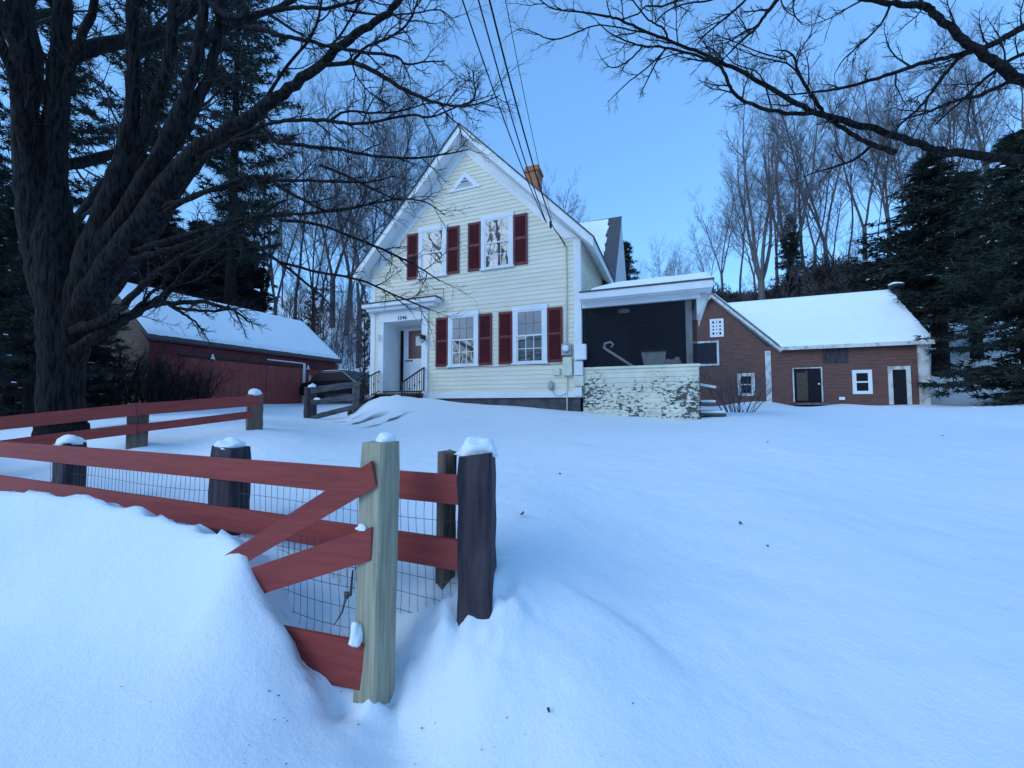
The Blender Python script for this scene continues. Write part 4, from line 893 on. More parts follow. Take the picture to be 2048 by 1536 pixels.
def con_proto(name, *a, **k):
    tr, fo, sn_ = conifer(*a, **k); return Proto(name, [('trunk', mesh_of(tr, 'trunk', MT['bark'])), ('foliage', mesh_of(fo, 'foliage', MT[a[10]]))] + ([('snow_patches', mesh_of(sn_, 'snow_patches', MT['capsnow']))] if a[10] == 'hem' else []), a[1])
PINE = con_proto('white_pine', 31, 30, .32, 7.0, 5.2, .12, 1.0, 6, 5, lambda f: (.55 + .6 * f if f < .45 else 1.1 * (1 - f) ** .7 + .05), 'needle', tl=.55, tw=.036, flat=.6)
HEM = con_proto('hemlock', 32, 14, .26, 3.6, 4.3, .42, .42, 7, 5, lambda f: (1 - f) ** .8 + .04, 'hem', tl=.40, tw=.032, flat=.6)
HEM2 = con_proto('hemlock', 33, 14, .22, .5, 3.6, .38, .42, 7, 5, lambda f: (1 - f) ** .65 + .05, 'hem', tl=.40, tw=.032, flat=.6)
FIR = con_proto('dense_evergreen', 34, 9, .15, .2, 2.3, .25, .3, 8, 5, lambda f: (1 - f) ** .55 + .05, 'brush', tl=.36, tw=.05)
BEE = con_proto('young_beech', 35, 6, .07, .6, 1.25, -.1, .34, 4, 3, lambda f: (1 - f) ** .6 + .1, 'beech', tl=.12, tw=.035, flat=1)
def xy(u, d): p = at(u, 800, d); return p.x, p.y
def ztop(v, u, d): return at(u, v, d).z
rt = random.Random(77)
def wood(lst, label, group, protos=PB):
    for i, (u, v, d) in enumerate(lst):
        x, y = xy(u, d); protos[(i * 5 + 3) % len(protos)].place(x, y, zt=ztop(v + rt.uniform(-25, 45), u, d), label=label, group=group, rot=rt.uniform(0, 6.28), wide=rt.uniform(.75, 1.3), tilt=(rt.uniform(-.07, .07), rt.uniform(-.07, .07)))
def one(P, u, v, d, label, cat='tree', wide=1.0, rot=None, group=None):
    x, y = xy(u, d); return P.place(x, y, zt=ztop(v, u, d), label=label, cat=cat, wide=wide, rot=rt.uniform(0, 6.28) if rot is None else rot, group=group)
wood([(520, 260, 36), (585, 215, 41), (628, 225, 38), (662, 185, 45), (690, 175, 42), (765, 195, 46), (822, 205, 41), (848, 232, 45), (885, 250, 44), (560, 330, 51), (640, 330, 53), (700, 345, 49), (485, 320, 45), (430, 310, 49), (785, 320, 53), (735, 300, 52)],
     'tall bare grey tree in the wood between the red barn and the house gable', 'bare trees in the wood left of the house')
one(PB[5], 546, 185, 31, 'pale-trunked forked bare tree rising from behind the far end of the red barn roof', wide=.8)
one(PB[2], 716, 165, 31, 'two-stemmed bare tree with the stoutest trunk just left of the house eave', wide=.9)
one(PB[0], 741, 215, 29, 'straight slim bare tree closest to the left eave of the house', wide=.75)
one(PB[1], 795, 175, 35, 'bare tree rising behind the left slope of the house roof', wide=.9)
wood([(1120, 375, 46), (1147, 398, 50), (1100, 380, 54)], 'bare treetop showing just right of the house chimney', 'bare treetops behind the house roof')
one(PB[3], 1530, 165, 37, 'big fan-shaped bare tree with many stems above the barn ridge', wide=1.0, rot=.6)
wood([(1590, 165, 41), (1622, 130, 45), (1668, 125, 42), (1742, 108, 45), (1790, 118, 43), (1850, 85, 40), (1912, 62, 43), (1965, 55, 39), (2032, 60, 41), (1485, 245, 49), (1452, 340, 53), (1562, 250, 51), (1640, 240, 53), (1705, 190, 47), (1762, 210, 56), (1842, 190, 53), (1890, 140, 50), (1990, 110, 48), (1520, 330, 45), (1680, 320, 44), (1425, 400, 47)],
     'tall bare grey tree on the hillside behind the brown barn', 'bare trees on the hill behind the brown barn')
wood([(1322, 455, 56), (1388, 490, 51), (1292, 515, 60), (1352, 505, 57), (1412, 500, 50), (1268, 530, 62), (1336, 520, 66), (1372, 515, 64)], 'small distant bare tree low on the skyline over the porch roof', 'small trees over the porch roof', [PB[0], PB[1], PB[4]])
for i, (u, d, h) in enumerate(((595, 30, 7), (640, 32, 8), (662, 29, 6), (680, 33, 7), (700, 30, 6), (655, 26, 5), (672, 25, 5), (690, 24, 4.5), (705, 27, 6), (725, 29, 6.5), (738, 33, 7), (583, 34, 8), (630, 36, 8), (570, 37, 8), (610, 33, 7), (648, 37, 8), (715, 36, 8), (668, 38, 8))):
    x, y = xy(u, d); SAP.place(x, y, h=h, tilt=(.06 * math.sin(i * 2.3), .06 * math.cos(i * 3.1)), label='thin bare sapling on the snowy slope between red barn and house', group='saplings on the slope', rot=i * 1.3)
one(PINE, 452, -190, 27.5, 'tall white pine with a bare straight lower trunk behind the maple', rot=1.0)
one(PINE, 265, -160, 30, 'white pine crown hidden behind the middle stems of the maple', rot=2.4)
one(PINE, 70, -80, 23, 'white pine at the far left behind the leftmost maple stem', rot=4.0, wide=1.1)
wood([(335, 440, 31), (392, 415, 29.5), (448, 412, 31), (492, 440, 33), (300, 470, 30), (360, 470, 34), (425, 455, 35)], 'dense dark evergreen behind the ridge of the red barn', 'evergreens behind the red barn', [FIR])
wood([(15, 330, 10.5), (95, 420, 11.5), (-80, 300, 9.5), (165, 560, 12.5), (55, 470, 8.6), (20, 330, 15), (180, 420, 24), (95, 430, 19), (240, 450, 26), (-60, 300, 17)], 'dark hemlock in the shade behind the big maple trunk', 'hemlocks behind the maple', [HEM2, HEM])
one(HEM, 1885, 295, 24.5, 'broad dark hemlock standing at the right end of the brown barn', rot=.4, wide=1.5)
one(HEM, 1960, 330, 25.5, 'dark hemlock second from the right, with a bare lower trunk', rot=2.2, wide=1.3)
one(HEM2, 2062, 250, 17, 'blackest hemlock at the right edge of the view', rot=1.2, wide=1.15)
one(HEM, 1915, 400, 31, 'dark hemlock rising behind the other hemlocks by the barn', rot=5, wide=1.1)
one(HEM2, 1592, 420, 40, 'small dark evergreen among bare trunks above the brown barn', wide=.8)
for i, (u, d, h) in enumerate(((1450, 35, 5), (1480, 38, 6), (1512, 36, 5), (1545, 40, 7), (1575, 37, 6), (1612, 39, 6.5), (1640, 36, 5), (1665, 41, 7), (1700, 38, 6), (1722, 42, 7))):
    x, y = xy(u, d); SAP.place(x, y, h=h, tilt=(.08 * math.sin(i * 2.3), .08 * math.cos(i * 3.1)), label='thin bare sapling in the brush above the brown barn roof', group='saplings above the brown barn', rot=i * 1.7)
one(HEM2, 1256, 478, 33, 'small dark pine peeking out beside the rear gable of the house', wide=.8)
one(BEE, 622, 570, 30, 'young beech with clinging brown leaves beyond the red barn', wide=1.0); one(BEE, 727, 600, 17, 'narrow young beech with brown leaves by the front steps', wide=.72, rot=1)
# leafless shrubs added to stand in for the shade on the red barn wall
shr = MB(); tw2 = MB(); rs_ = random.Random(41); cf_ = [dict(n=5, w=.14, up=.03, s=4, f0=.15, tp=.7), dict(c=9, a=.6, l=.5, r=.008, n=4, w=.2, up=.02, s=3, f0=.1), dict(c=7, a=.6, l=.5, r=.006, n=3, w=.25, up=0, s=3, f0=.1, tp=.5), dict(c=3, a=.6, l=.5, r=.005, n=2, w=.25, up=0, s=3, f0=.2, tp=.5)]
for k in range(24):
    a = k * 2.4; o_ = V((math.cos(a), math.sin(a), 0)) * rs_.uniform(.05, .5); grow([shr, tw2, tw2, tw2], o_ - V((0, 0, .1)), o_ * 1.2 + V((0, 0, 1)), rs_.uniform(1.2, 2.0), rs_.uniform(.012, .025), 0, rs_, cf_)
SHR = Proto('shade_shrub', [('stem', mesh_of(shr, 'stem', MT['bark'])), ('twigs', mesh_of(tw2, 'twigs', MT['twig']))], 2.0)
for k, (x, y, h) in enumerate(((-15.9, 8.3, 2.1), (-15.8, 9.4, 1.7), (-16.0, 7.2, 2.3))):
    SHR.place(x, y, h=h, label='added dark shrub standing in for the shade on the near half of the red barn wall', cat='shrub', group='shrubs along the red barn', rot=k * 1.1, wide=1.15)
# brushy hillside behind the barn: nobody could count it
rb = random.Random(5); br = MB()
for _ in range(4200):
    u, d = rb.uniform(1395, 2150), rb.uniform(33, 50); x, y = xy(u, d)
    if x < 14 and y < 34: continue
    z = gz(x, y); h = 1.2 + 4.2 * max(0, .5 + mnoise.noise(V((x * .22, y * .22, 0)))) ** 2 * rb.uniform(.5, 1.3)
    for _ in range(16):
        c = V((x + rb.uniform(-.7, .7), y + rb.uniform(-.7, .7), z + h * rb.uniform(-.1, .65))); dr = (rvec(rb) + UPV * .7).normalized(); l = rb.uniform(.4, 1.0); wv_ = dr.cross(rvec(rb)).normalized() * rb.uniform(.03, .09); br.poly([c - wv_, c + wv_, c + dr * l])
o = br.build('hillside_brush', MT['brush'], None); o['kind'] = 'stuff'
rw = MB()                                       # unseen wood added behind the camera: darkens the window panes, dims the front light
for _ in range(150):
    x, y = rb.uniform(-55, 45), rb.uniform(-34, -16); z = gz(x, y); h = rb.uniform(9, 15); grow([rw, rw], V((x, y, z)), V((rb.uniform(-.1, .1), 0, 1)), h, .16, 0, rb, [dict(n=6, w=.05, up=.1, s=5, f0=.2, tp=.9), dict(c=22, a=.7, l=.35, r=.05, n=3, w=.15, up=.08, s=3, lf=.5)])
for _ in range(5200):
    x, y = rb.uniform(-60, 50), rb.uniform(-36, -18); z = gz(x, y) + rb.uniform(0, 7.5) * rb.random(); dr = (rvec(rb) + UPV * .4).normalized(); wv_ = dr.cross(rvec(rb)).normalized() * .22; c = V((x, y, z)); rw.poly([c - wv_, c + wv_, c + dr * 1.8])
o = rw.build('unseen_wood', MT['twig'], None); o['kind'] = 'stuff'

# big maple on the left and the overhanging tree on the right, their limbs surveyed from the photograph
TW = [None, None, dict(c=6, a=.75, l=.5, r=.010, n=6, w=.24, up=.015, s=4, f0=.12), dict(c=8, a=.7, l=.48, r=.0050, n=4, w=.26, up=.02, s=3, f0=.15, tp=.6), dict(c=5, a=.65, l=.5, r=.0034, n=2, w=.25, up=.02, s=3, f0=.3, tp=.5)]
def traced(mb, tws, rng, pts, tw=0, tl=.9, f0=.1, sides=7, lim=None):
    P = [at(*q[:3]) for q in pts]; R = []
    for i, q in enumerate(pts):                 # undo the wide lens' stretching towards the picture edge
        a, b = pts[max(i - 1, 0)], pts[min(i + 1, len(pts) - 1)]; tx, ty = b[0] - a[0], b[1] - a[1]; rx, ry = q[0] - 1024, q[1] - 768
        c2 = ((ty * rx - tx * ry) ** 2) / ((tx * tx + ty * ty) * (rx * rx + ry * ry) + 1e-9)
        R.append(q[3] * q[2] / FPX / math.sqrt(1 + c2 * (rx * rx + ry * ry) / FPX ** 2))
    Q, S = catmull(P, R, 5)
    Q = [q + rvec(rng) * min(.018, S[i] * .35) if 0 < i < len(Q) - 1 else q for i, q in enumerate(Q)]
    mb.tube(Q, S, sides)
    if tw:
        cfg = [dict(c) if c else None for c in TW]; cfg[2]['abs'] = tl
        sprout([None, None, tws, tws, tws], Q, S, 1, 2, rng, cfg, f0, 1.0, int(tw * 1.35))
rng = random.Random(8)
mp = thing('maple_tree', 'huge dark many-stemmed maple filling the left side, limbs reaching over the house', 'tree', at(124, 872, 6))
tr, tw = MB(), MB()
traced(tr, tw, rng, [(125, 905, 6, 82), (124, 872, 6, 62), (125, 820, 6, 52), (124, 740, 6, 50), (125, 660, 6, 54), (122, 590, 6, 56), (114, 510, 6.02, 52), (107, 440, 6.05, 46), (104, 370, 6.1, 38), (112, 240, 6.1, 29), (118, 120, 6.1, 24), (125, -10, 6.1, 21), (130, -200, 6.2, 16)], 5, .9, .6, 14)
traced(tr, tw, rng, [(122, 700, 6, 23.4), (104, 600, 6, 39.6), (84, 500, 6, 43.2), (66, 380, 5.95, 39.6), (52, 220, 5.9, 28.6), (40, 90, 5.8, 25.2), (22, -60, 5.7, 21.8), (0, -260, 5.6, 16.8)], 5, .9, .5, 12)
traced(tr, tw, rng, [(108, 330, 6.1, 11.8), (122, 220, 6.08, 15.1), (150, 110, 6.0, 12.6), (180, 30, 5.9, 10.9), (205, -80, 5.8, 9.2)], 5, .8, .3, 8)
traced(tr, tw, rng, [(58, 260, 5.92, 11.8), (48, 150, 5.85, 14.3), (25, 50, 5.7, 10.9), (-10, -10, 5.6, 9.2), (-60, -70, 5.5, 7.6)], 4, .8, .3, 8)
traced(tr, tw, rng, [(74, 430, 5.97, 14.4), (52, 310, 5.8, 16.8), (32, 200, 5.6, 12.6), (5, 90, 5.4, 9.2), (-40, -30, 5.2, 7.6)], 4, .8, .4, 8)
traced(tr, tw, rng, [(126, 740, 6, 25.2), (148, 640, 6, 39.6), (192, 500, 6, 39.6), (240, 355, 6, 30.6), (262, 240, 6, 17.6), (268, 110, 6, 15.1), (265, 0, 6, 14.3), (262, -180, 6, 10.9)], 6, .9, .6, 12)
traced(tr, tw, rng, [(212, 450, 6, 18), (245, 350, 6.04, 21.8), (292, 250, 6.1, 18.5), (334, 140, 6.1, 15.1), (346, 40, 6.1, 12.6), (350, -120, 6.2, 9.2)], 6, .9, .5, 9)
traced(tr, tw, rng, [(150, 640, 6, 25.2), (200, 520, 6, 34.2), (270, 408, 5.95, 29.7), (335, 285, 5.9, 21), (372, 190, 5.9, 16), (398, 90, 5.9, 12.6), (408, -20, 5.9, 10.9), (420, -160, 5.9, 7.6)], 7, .9, .5, 10)
traced(tr, tw, rng, [(280, 400, 5.92, 14.4), (325, 320, 5.95, 16.8), (372, 250, 6, 16), (420, 140, 6.05, 11.8), (443, 20, 6.1, 10.1), (455, -120, 6.1, 6.7)], 7, .9, .4, 8)
traced(tr, tw, rng, [(126, 790, 6, 25.2), (140, 710, 6, 37.8), (180, 610, 5.98, 40.5), (245, 512, 5.95, 39.6), (310, 420, 5.9, 36), (380, 325, 5.85, 26.9), (440, 275, 5.8, 21), (505, 232, 5.7, 16.8), (565, 188, 5.6, 13.4), (630, 135, 5.45, 11.3), (700, 78, 5.3, 9.7), (760, 38, 5.15, 8.4), (800, 0, 5.0, 7.6), (860, -90, 4.8, 5.9)], sides=12)
cfg = [dict(n=8, w=.16, up=.06, s=6, f0=.25, tp=.85), dict(c=7, a=.7, l=.5, r=.03, n=6, w=.2, up=.04, s=5, f0=.2), dict(c=7, a=.7, l=.5, r=.012, n=4, w=.2, up=.02, s=4, f0=.2), dict(c=5, a=.65, l=.5, r=.006, n=3, w=.25, up=.02, s=3, f0=.2, tp=.6)]
for (q, d_, l_, r_) in ((at(52, 220, 5.9), (-.5, .3, .9), 6, .13), (at(40, 90, 5.8), (-.2, -.6, .9), 6, .12), (at(118, 120, 6.1), (.1, .8, .9), 6, .12), (at(125, -10, 6.1), (-.5, .3, 1), 5.5, .11), (at(268, 0, 6), (.1, .5, 1), 5, .10), (at(346, 40, 6.1), (.5, .6, 1), 5, .09), (at(265, 110, 6), (-.5, .6, .8), 4.5, .08), (at(66, 330, 5.95), (-.4, .9, .5), 5, .10), (at(84, 480, 6), (-.8, .5, .5), 5, .11), (at(210, 430, 6), (-.5, .8, .7), 4, .07), (at(398, 90, 5.9), (.3, .6, .9), 4, .06)):
    grow([tr, tw, tw, tw], q, V(d_), l_, r_, 0, rng, cfg)
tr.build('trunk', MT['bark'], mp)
SIDE = [
 ([(130, 668, 6, 12), (165, 655, 5.75, 13), (200, 646, 5.6, 11), (245, 612, 5.3, 9), (290, 565, 5.1, 7.5), (345, 525, 4.9, 6), (420, 480, 4.7, 5), (500, 440, 4.6, 4), (570, 400, 4.5, 3)], 8, .7),
 ([(128, 712, 6, 12), (165, 688, 5.8, 14), (215, 660, 5.7, 12), (262, 630, 5.5, 10), (310, 606, 5.4, 9), (340, 580, 5.3, 8), (370, 545, 5.2, 6), (420, 500, 5.1, 5), (480, 450, 5.0, 4)], 6, .7),
 ([(300, 612, 5.4, 6), (330, 607, 5.35, 5.5), (358, 607, 5.3, 5), (400, 603, 5.2, 4.2), (444, 613, 5.1, 3.4), (471, 622, 5.05, 2.8), (497, 644, 5.0, 1.5)], 8, .35),
 ([(340, 611, 5.3, 4), (368, 628, 5.2, 3), (392, 645, 5.1, 2), (396, 655, 5.1, 1)], 4, .3),
 ([(345, 614, 5.3, 3.5), (390, 620, 5.2, 3), (433, 622, 5.15, 2.4), (470, 616, 5.1, 1.2)], 5, .3),
 ([(262, 625, 5.4, 5), (285, 605, 5.35, 4), (305, 583, 5.3, 4), (330, 572, 5.25, 2.5)], 3, .3),
 ([(360, 352, 5.86, 6), (400, 318, 5.78, 7), (445, 292, 5.7, 6), (500, 262, 5.5, 4.5), (560, 243, 5.3, 4.3), (620, 240, 5.1, 4.2), (662, 241, 5.0, 4.0), (704, 248, 4.9, 3.6), (760, 241, 4.8, 3.2), (820, 230, 4.7, 2.8), (862, 234, 4.6, 2.4), (920, 211, 4.5, 1.8), (985, 190, 4.4, 1)], 12, .55),
 ([(662, 240, 5.0, 3.4), (682, 226, 4.95, 3), (705, 222, 4.9, 2.6), (745, 226, 4.8, 2.4), (800, 222, 4.75, 2), (850, 208, 4.7, 1.4), (900, 190, 4.6, .8)], 9, .45),
 ([(372, 345, 5.86, 6), (410, 318, 5.75, 6.5), (465, 285, 5.6, 5.5), (530, 270, 5.4, 4.6), (552, 284, 5.3, 4.3), (605, 291, 5.2, 4), (670, 297, 5.1, 3.6), (745, 311, 5.0, 3), (820, 316, 4.9, 2.5), (885, 309, 4.8, 1.9), (940, 298, 4.7, 1)], 12, .55),
 ([(310, 425, 5.9, 6), (350, 405, 5.7, 7), (420, 382, 5.5, 5), (500, 368, 5.3, 4), (556, 362, 5.2, 3.7), (610, 361, 5.1, 3.2), (670, 363, 5.0, 2.8), (735, 364, 4.9, 2.2), (790, 352, 4.8, 1.2)], 11, .55),
 ([(300, 440, 5.9, 6), (350, 412, 5.7, 7), (440, 372, 5.4, 5), (520, 352, 5.2, 4), (570, 380, 5.1, 3.6), (625, 410, 5.0, 3), (665, 423, 4.95, 2.5), (740, 408, 4.9, 2), (800, 398, 4.85, 1.8), (850, 404, 4.8, 1.4), (890, 430, 4.75, .8)], 12, .55),
 ([(255, 505, 5.95, 6), (310, 490, 5.7, 8), (400, 462, 5.4, 5), (480, 438, 5.2, 4), (560, 430, 5.1, 3.4), (640, 424, 5.0, 2.8), (720, 412, 4.9, 1.8), (770, 395, 4.8, 1)], 11, .55),
 ([(245, 520, 5.95, 6), (310, 508, 5.6, 8), (400, 480, 5.4, 5), (470, 470, 5.2, 4.2), (530, 505, 5.1, 3.6), (590, 548, 5.0, 3), (640, 590, 4.95, 2), (670, 620, 4.9, 1)], 11, .5),
 ([(560, 440, 5.1, 3.6), (640, 450, 5.0, 3), (720, 480, 4.9, 2.6), (778, 505, 4.8, 2.4), (830, 530, 4.75, 1.8), (880, 562, 4.7, 1)], 10, .5),
 ([(560, 525, 5.1, 3), (640, 545, 5.0, 2.6), (720, 560, 4.9, 2.2), (790, 590, 4.8, 1.8), (860, 620, 4.7, 1.2)], 8, .45),
 ([(640, 130, 5.4, 6), (664, 93, 5.35, 3), (700, 40, 5.3, 2.5), (720, 0, 5.2, 2), (735, -60, 5.2, 1.5)], 7, .5),
 ([(410, -10, 5.9, 6), (450, 30, 5.75, 8), (500, 30, 5.6, 7), (560, 18, 5.5, 6), (605, 14, 5.4, 5), (650, 17, 5.35, 4.6), (700, 6, 5.3, 3.6), (740, -6, 5.2, 3)], 8, .6),
 ([(440, 45, 6.05, 5), (500, 55, 5.7, 6), (560, 70, 5.45, 4.8), (610, 80, 5.4, 4.4), (660, 93, 5.3, 4), (720, 103, 5.2, 3.8), (790, 113, 5.1, 3), (812, 128, 5.05, 2.6), (850, 124, 5, 2), (890, 122, 4.95, 1)], 11, .5),
 ([(590, 168, 5.54, 5), (615, 150, 5.45, 6.5), (645, 131, 5.4, 6), (700, 126, 5.3, 5.5), (748, 141, 5.2, 5), (800, 175, 5.1, 4.4), (850, 198, 5.0, 3.8), (886, 208, 4.95, 3.2), (925, 212, 4.9, 2.6), (965, 205, 4.85, 2), (1000, 190, 4.8, 1.2)], 14, .55),
 ([(702, 126, 5.3, 4), (730, 96, 5.25, 3.4), (762, 82, 5.2, 3.2), (800, 62, 5.15, 2.8), (825, 30, 5.1, 2.4), (838, -10, 5.1, 2)], 9, .5),
 ([(932, 211, 4.9, 2), (950, 192, 4.9, 1.8), (948, 165, 4.9, 1.5), (945, 140, 4.9, .8)], 7, .3),
 ([(880, 208, 4.95, 2), (900, 235, 4.9, 1.6), (918, 250, 4.85, 1.2), (945, 280, 4.8, .7)], 5, .35),
 ([(690, 20, 5.3, 3), (760, 30, 5.2, 2.4), (830, 26, 5.1, 2), (880, 20, 5.0, 1.6), (910, 45, 4.95, .9)], 8, .5),
 ([(520, 225, 5.7, 6), (560, 150, 5.6, 4), (620, 75, 5.5, 3.4), (640, 20, 5.4, 3), (650, -60, 5.4, 2)], 8, .55),
 ([(640, 330, 5.1, 3), (690, 350, 5.0, 2.6), (740, 375, 4.95, 2), (790, 400, 4.9, 1.2)], 7, .4),
 ([(700, 105, 5.3, 2), (712, 150, 5.2, 1.6), (745, 190, 5.1, 1.2), (790, 215, 5.0, .8)], 6, .4),
]
for pts, n, l in SIDE:
    b = MB(); traced(b, tw, rng, pts, n, l, .25, 6); b.build('limb', MT['bark'], mp)
tw.build('twigs', MT['twig'], mp)
ov = thing('overhanging_tree', 'bare tree outside the right edge whose long dark limbs arch across the sky', 'tree', at(2650, 1000, 5.4))
tr, tw = MB(), MB()
traced(tr, tw, rng, [(2640, 1050, 5.4, 70), (2640, 800, 5.4, 52), (2630, 500, 5.4, 46), (2610, 300, 5.3, 42), (2580, 50, 5.2, 34), (2560, -300, 5.1, 22)], sides=12)
tr.build('trunk', MT['bark'], ov)
OVER = [
 ([(2625, 420, 5.4, 30), (2400, 352, 5.3, 20), (2200, 322, 5.2, 15), (2048, 318, 5.1, 12.5), (1960, 313, 5.05, 12), (1880, 301, 5.0, 11), (1820, 283, 4.95, 10.5), (1760, 262, 4.9, 10), (1690, 243, 4.85, 9.5), (1630, 224, 4.8, 8.5), (1570, 194, 4.75, 7.5), (1500, 153, 4.7, 6.6), (1440, 124, 4.65, 5.8), (1390, 101, 4.6, 5.2), (1340, 82, 4.55, 4.8), (1285, 60, 4.5, 4.2), (1240, 40, 4.45, 3.8), (1205, 31, 4.4, 3.4), (1150, 23, 4.4, 2.6), (1105, 17, 4.35, 2.2), (1075, -4, 4.3, 1.8)], 20, .6),
 ([(1635, 226, 4.8, 6.5), (1585, 228, 4.75, 5.8), (1540, 220, 4.7, 5.2), (1500, 207, 4.7, 5), (1470, 190, 4.65, 4.8), (1455, 162, 4.6, 4.6), (1438, 132, 4.6, 4.2), (1395, 112, 4.55, 3.6), (1330, 95, 4.5, 3.2), (1285, 92, 4.45, 2.6), (1230, 72, 4.4, 2), (1195, 45, 4.4, 1.2)], 14, .5),
 ([(1648, 228, 4.8, 6), (1630, 200, 4.78, 5), (1612, 172, 4.75, 4.6), (1595, 142, 4.7, 4.2), (1590, 118, 4.7, 3.4), (1575, 103, 4.7, 2.4), (1548, 100, 4.65, 1.2)], 8, .45),
 ([(1600, 150, 4.7, 3), (1575, 128, 4.65, 2.6), (1545, 120, 4.6, 2), (1500, 108, 4.6, 1.6), (1450, 84, 4.55, 1.2)], 7, .4),
 ([(1790, 304, 4.95, 9), (1745, 290, 4.92, 7), (1705, 268, 4.88, 6.5), (1660, 240, 4.84, 6), (1640, 228, 4.8, 6)], 4, .4),
 ([(1745, 290, 4.9, 4.5), (1715, 315, 4.85, 3), (1680, 330, 4.8, 2.4), (1630, 345, 4.75, 1.6), (1590, 360, 4.7, .8)], 6, .4),
 ([(1300, 66, 4.5, 3), (1262, 60, 4.5, 2.4), (1200, 50, 4.45, 2), (1160, 62, 4.4, 2), (1125, 76, 4.4, 2), (1095, 77, 4.35, 1.9), (1070, 66, 4.35, 1.6), (1040, 58, 4.3, 1), (1010, 75, 4.3, .7)], 8, .35),
 ([(1285, 93, 4.45, 2.2), (1265, 115, 4.45, 2), (1240, 132, 4.4, 1.8), (1220, 134, 4.4, 1.5), (1205, 120, 4.4, 1), (1190, 90, 4.35, .6)], 4, .3),
 ([(1330, 97, 4.5, 2), (1310, 130, 4.48, 1.8), (1295, 160, 4.45, 1.5), (1280, 190, 4.45, .9)], 5, .25), ([(1335, 95, 4.5, 2), (1300, 130, 4.48, 1.7), (1250, 170, 4.4, 1.3), (1214, 206, 4.4, .7)], 5, .25),
 ([(1337, 82, 4.55, 3), (1328, 58, 4.5, 2.7), (1310, 47, 4.5, 2.5), (1290, 33, 4.45, 2.2), (1262, -6, 4.4, 1.8)], 6, .4),
 ([(1240, 40, 4.45, 2.2), (1275, 28, 4.4, 2.2), (1292, 12, 4.4, 2.2), (1320, 13, 4.4, 2.4), (1350, 2, 4.35, 2.6), (1370, -20, 4.3, 2.6)], 7, .4),
 ([(1310, 47, 4.5, 2), (1330, 25, 4.45, 2), (1370, 8, 4.4, 2.3), (1420, 0, 4.35, 2.6), (1470, -20, 4.3, 3)], 6, .4),
 ([(1700, -120, 4.3, 9), (1600, -50, 4.35, 6), (1550, 5, 4.4, 4.6), (1525, 38, 4.45, 3.6), (1508, 60, 4.5, 3), (1480, 85, 4.5, 2.4), (1450, 115, 4.5, 1.5), (1425, 140, 4.5, .8)], 9, .5),
 ([(1512, 55, 4.5, 2.4), (1490, 62, 4.5, 2), (1460, 82, 4.45, 1.6), (1420, 92, 4.4, 1.2), (1385, 100, 4.4, .7)], 6, .35),
 ([(1500, -10, 4.4, 3), (1470, 20, 4.4, 2.6), (1440, 45, 4.4, 2.2), (1405, 75, 4.4, 1.6), (1390, 95, 4.4, 1)], 6, .4),
 ([(2600, 250, 5.3, 34), (2400, 235, 5.1, 24), (2200, 215, 4.9, 20), (2048, 163, 4.7, 17.5), (1990, 125, 4.65, 16), (1945, 95, 4.6, 14.5), (1900, 55, 4.55, 12.5), (1865, 25, 4.5, 11.5), (1845, 13, 4.5, 11), (1800, 8, 4.45, 8.5), (1745, 1, 4.4, 7.5), (1690, -12, 4.4, 6), (1600, -50, 4.35, 5)], 10, .6),
 ([(2560, -60, 5.2, 20), (2300, -20, 5.0, 13), (2150, 15, 4.9, 9.5), (2048, 54, 4.8, 8), (2005, 78, 4.75, 7), (1960, 98, 4.7, 6.5), (1905, 112, 4.7, 5.5), (1840, 127, 4.65, 4.8), (1770, 152, 4.6, 4.2), (1700, 172, 4.6, 3.6), (1640, 183, 4.55, 3), (1570, 190, 4.5, 1.6), (1530, 188, 4.5, .8)], 14, .55),
 ([(1925, 108, 4.7, 5), (1895, 140, 4.7, 4.6), (1868, 178, 4.7, 4), (1840, 214, 4.65, 3.4), (1800, 250, 4.6, 2.6), (1780, 272, 4.6, 1.4)], 8, .5),
 ([(2300, 130, 5.0, 11), (2120, 145, 4.9, 7), (2030, 160, 4.8, 5), (1965, 188, 4.75, 4.4), (1905, 204, 4.7, 3.6), (1855, 224, 4.7, 2.6), (1800, 240, 4.6, 1.4)], 9, .55),
 ([(2300, 60, 5.0, 9), (2130, 90, 4.9, 6), (2040, 110, 4.85, 4.4), (1980, 150, 4.8, 3.6), (1930, 195, 4.75, 2.8), (1870, 250, 4.7, 1.6)], 9, .55),
 ([(1845, 12, 4.5, 6), (1840, -10, 4.5, 5), (1850, -60, 4.5, 4)], 3, .4),
 ([(1780, 8, 4.45, 3), (1768, 38, 4.45, 2.6), (1740, 72, 4.45, 2.3), (1710, 98, 4.4, 1.9), (1685, 122, 4.4, 1.5), (1668, 150, 4.4, .8)], 6, .35),
 ([(1590, -10, 4.4, 2.4), (1586, 15, 4.4, 2), (1592, 35, 4.4, 1.6), (1605, 50, 4.4, 1)], 5, .3),
 ([(1545, 225, 4.7, 2.4), (1520, 150, 4.65, 1.8), (1470, 128, 4.6, 1.5), (1440, 95, 4.6, 1)], 4, .35),
 ([(1570, 118, 4.6, 2.2), (1520, 105, 4.6, 2), (1460, 80, 4.55, 1.6), (1430, 70, 4.5, 1)], 5, .35),
]
for pts, n, l in OVER:
    pts = [(u, v, d, r * (.86 if u < 2100 else 1)) for u, v, d, r in pts]
    b = MB(); traced(b, tw, rng, pts, int(n * .72), l, .2, 6); b.build('limb', MT['bark'], ov)
tw.build('twigs', MT['twig'], ov)
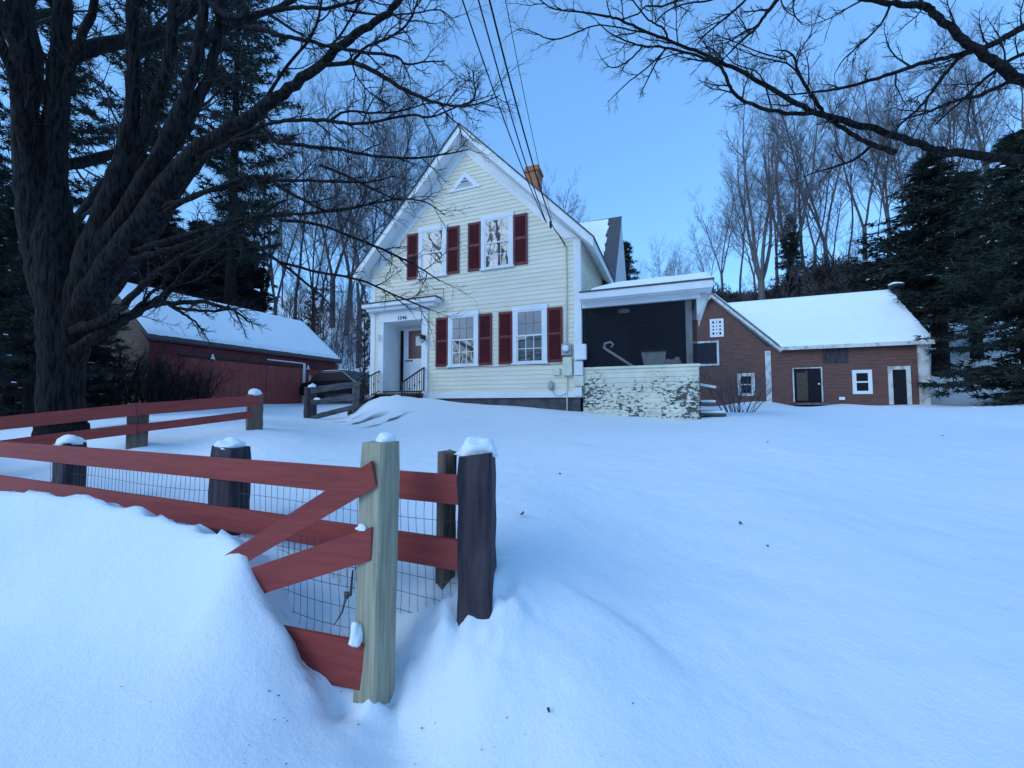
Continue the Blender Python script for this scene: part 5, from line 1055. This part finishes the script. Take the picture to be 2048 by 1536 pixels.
# shrub by the porch and small leaves on the lawn
rng = random.Random(15); c = at(1474, 832, 13.6); c.z = gz(c.x, c.y)
sb = thing('bare_shrub', 'leafless multi-stemmed shrub in front of the brown barn wing', 'shrub', c)
ste, twg = MB(), MB(); cfg = [dict(n=5, w=.12, up=.03, s=5, f0=.3, tp=.7), dict(c=6, a=.6, l=.5, r=.006, n=4, w=.2, up=.02, s=3, f0=.2), dict(c=5, a=.6, l=.5, r=.004, n=3, w=.25, up=0, s=3, f0=.2, tp=.5), dict(c=3, a=.6, l=.5, r=.003, n=2, w=.25, up=0, s=3, f0=.2, tp=.5)]
for k in range(22):
    a = k * 2.4; o_ = V((math.cos(a), math.sin(a), 0)) * rng.uniform(.05, .45); q = c + o_ - V((0, 0, .05)); grow([ste, twg, twg, twg], q, o_ * 1.5 + V((0, 0, 1)), rng.uniform(1.0, 1.7), rng.uniform(.010, .022), 0, rng, cfg)
ste.build('stem', MT['farbark'], sb); twg.build('twigs', MT['fartwig'], sb)
lump('snow_cap', MT['capsnow'], sb, c + V((.1, -.2, .12)), .16, .12, .16, 4)
for k, (u, v, d, lab) in enumerate(((1120, 951, 4.4, 'small dark leaf on the snow straight below the porch corner'), (1535, 886, 6.6, 'small dark leaf on the snow below the brown barn corner'), (1885, 873, 7.4, 'dark curled leaf farthest to the right on the snow'), (1044, 1033, 3.3, 'faint pale leaf on the snow right of the black end post'), (1480, 1052, 3.3, 'small leaf on the open lawn below the barn shrub'), (1535, 1097, 3.0, 'small leaf low on the open lawn at the right'), (1097, 1430, 1.85, 'short twig lying on the snow near the bottom'))):
    p = at(u, v, d); p.z = 0; p = V((p.x, p.y, 0))
    lo, hi = d * .6, d * 1.6                                        # walk down the sight line to the snow
    for _ in range(30):
        m_ = (lo + hi) / 2; q = at(u, v, m_)
        if q.z > gz(q.x, q.y): lo = m_
        else: hi = m_
    q = at(u, v, lo); r_ = random.Random(k); mb = MB()
    L_ = .03 if d > 3 else .015; a_ = r_.uniform(0, 6)
    e = V((math.cos(a_), math.sin(a_), 0)) * L_; f = V((-e.y, e.x, 0)) * .55; z_ = V((0, 0, .022))
    mb.poly([q - e + z_, q + f * .9 + z_ * .6, q + e + z_ * 1.6, q + z_ * .4]).poly([q - e + z_, q + z_ * .4, q + e + z_ * 1.6, q - f + z_ * 1.1])
    tag(mb.build('fallen_leaf', MT['beech' if k != 2 else 'tie'], None), lab, 'leaf', 'leaves on the snow')
gr = MB(); rg = random.Random(23)
for _ in range(85):
    u, v = (rg.gauss(640, 130), rg.gauss(1390, 80)) if _ % 3 else (rg.uniform(20, 1300), rg.uniform(1250, 1530)); lo, hi = 1.0, 3
    if u > 700 and v < 1380: continue
    for _ in range(24):
        m_ = (lo + hi) / 2; q = at(u, v, m_)
        if q.z > gz(q.x, q.y): lo = m_
        else: hi = m_
    q = at(u, v, lo); s_ = rg.choice((.0012, .0016, .002, .003)); gr.beam(q + V((0, 0, .006)), q + V((rg.uniform(-1, 1) * s_ * 2.5, rg.uniform(-1, 1) * s_ * 2.5, .006 + s_)), s_, s_)
o = gr.build('road_grit', MT['tie'], None); o['kind'] = 'stuff'
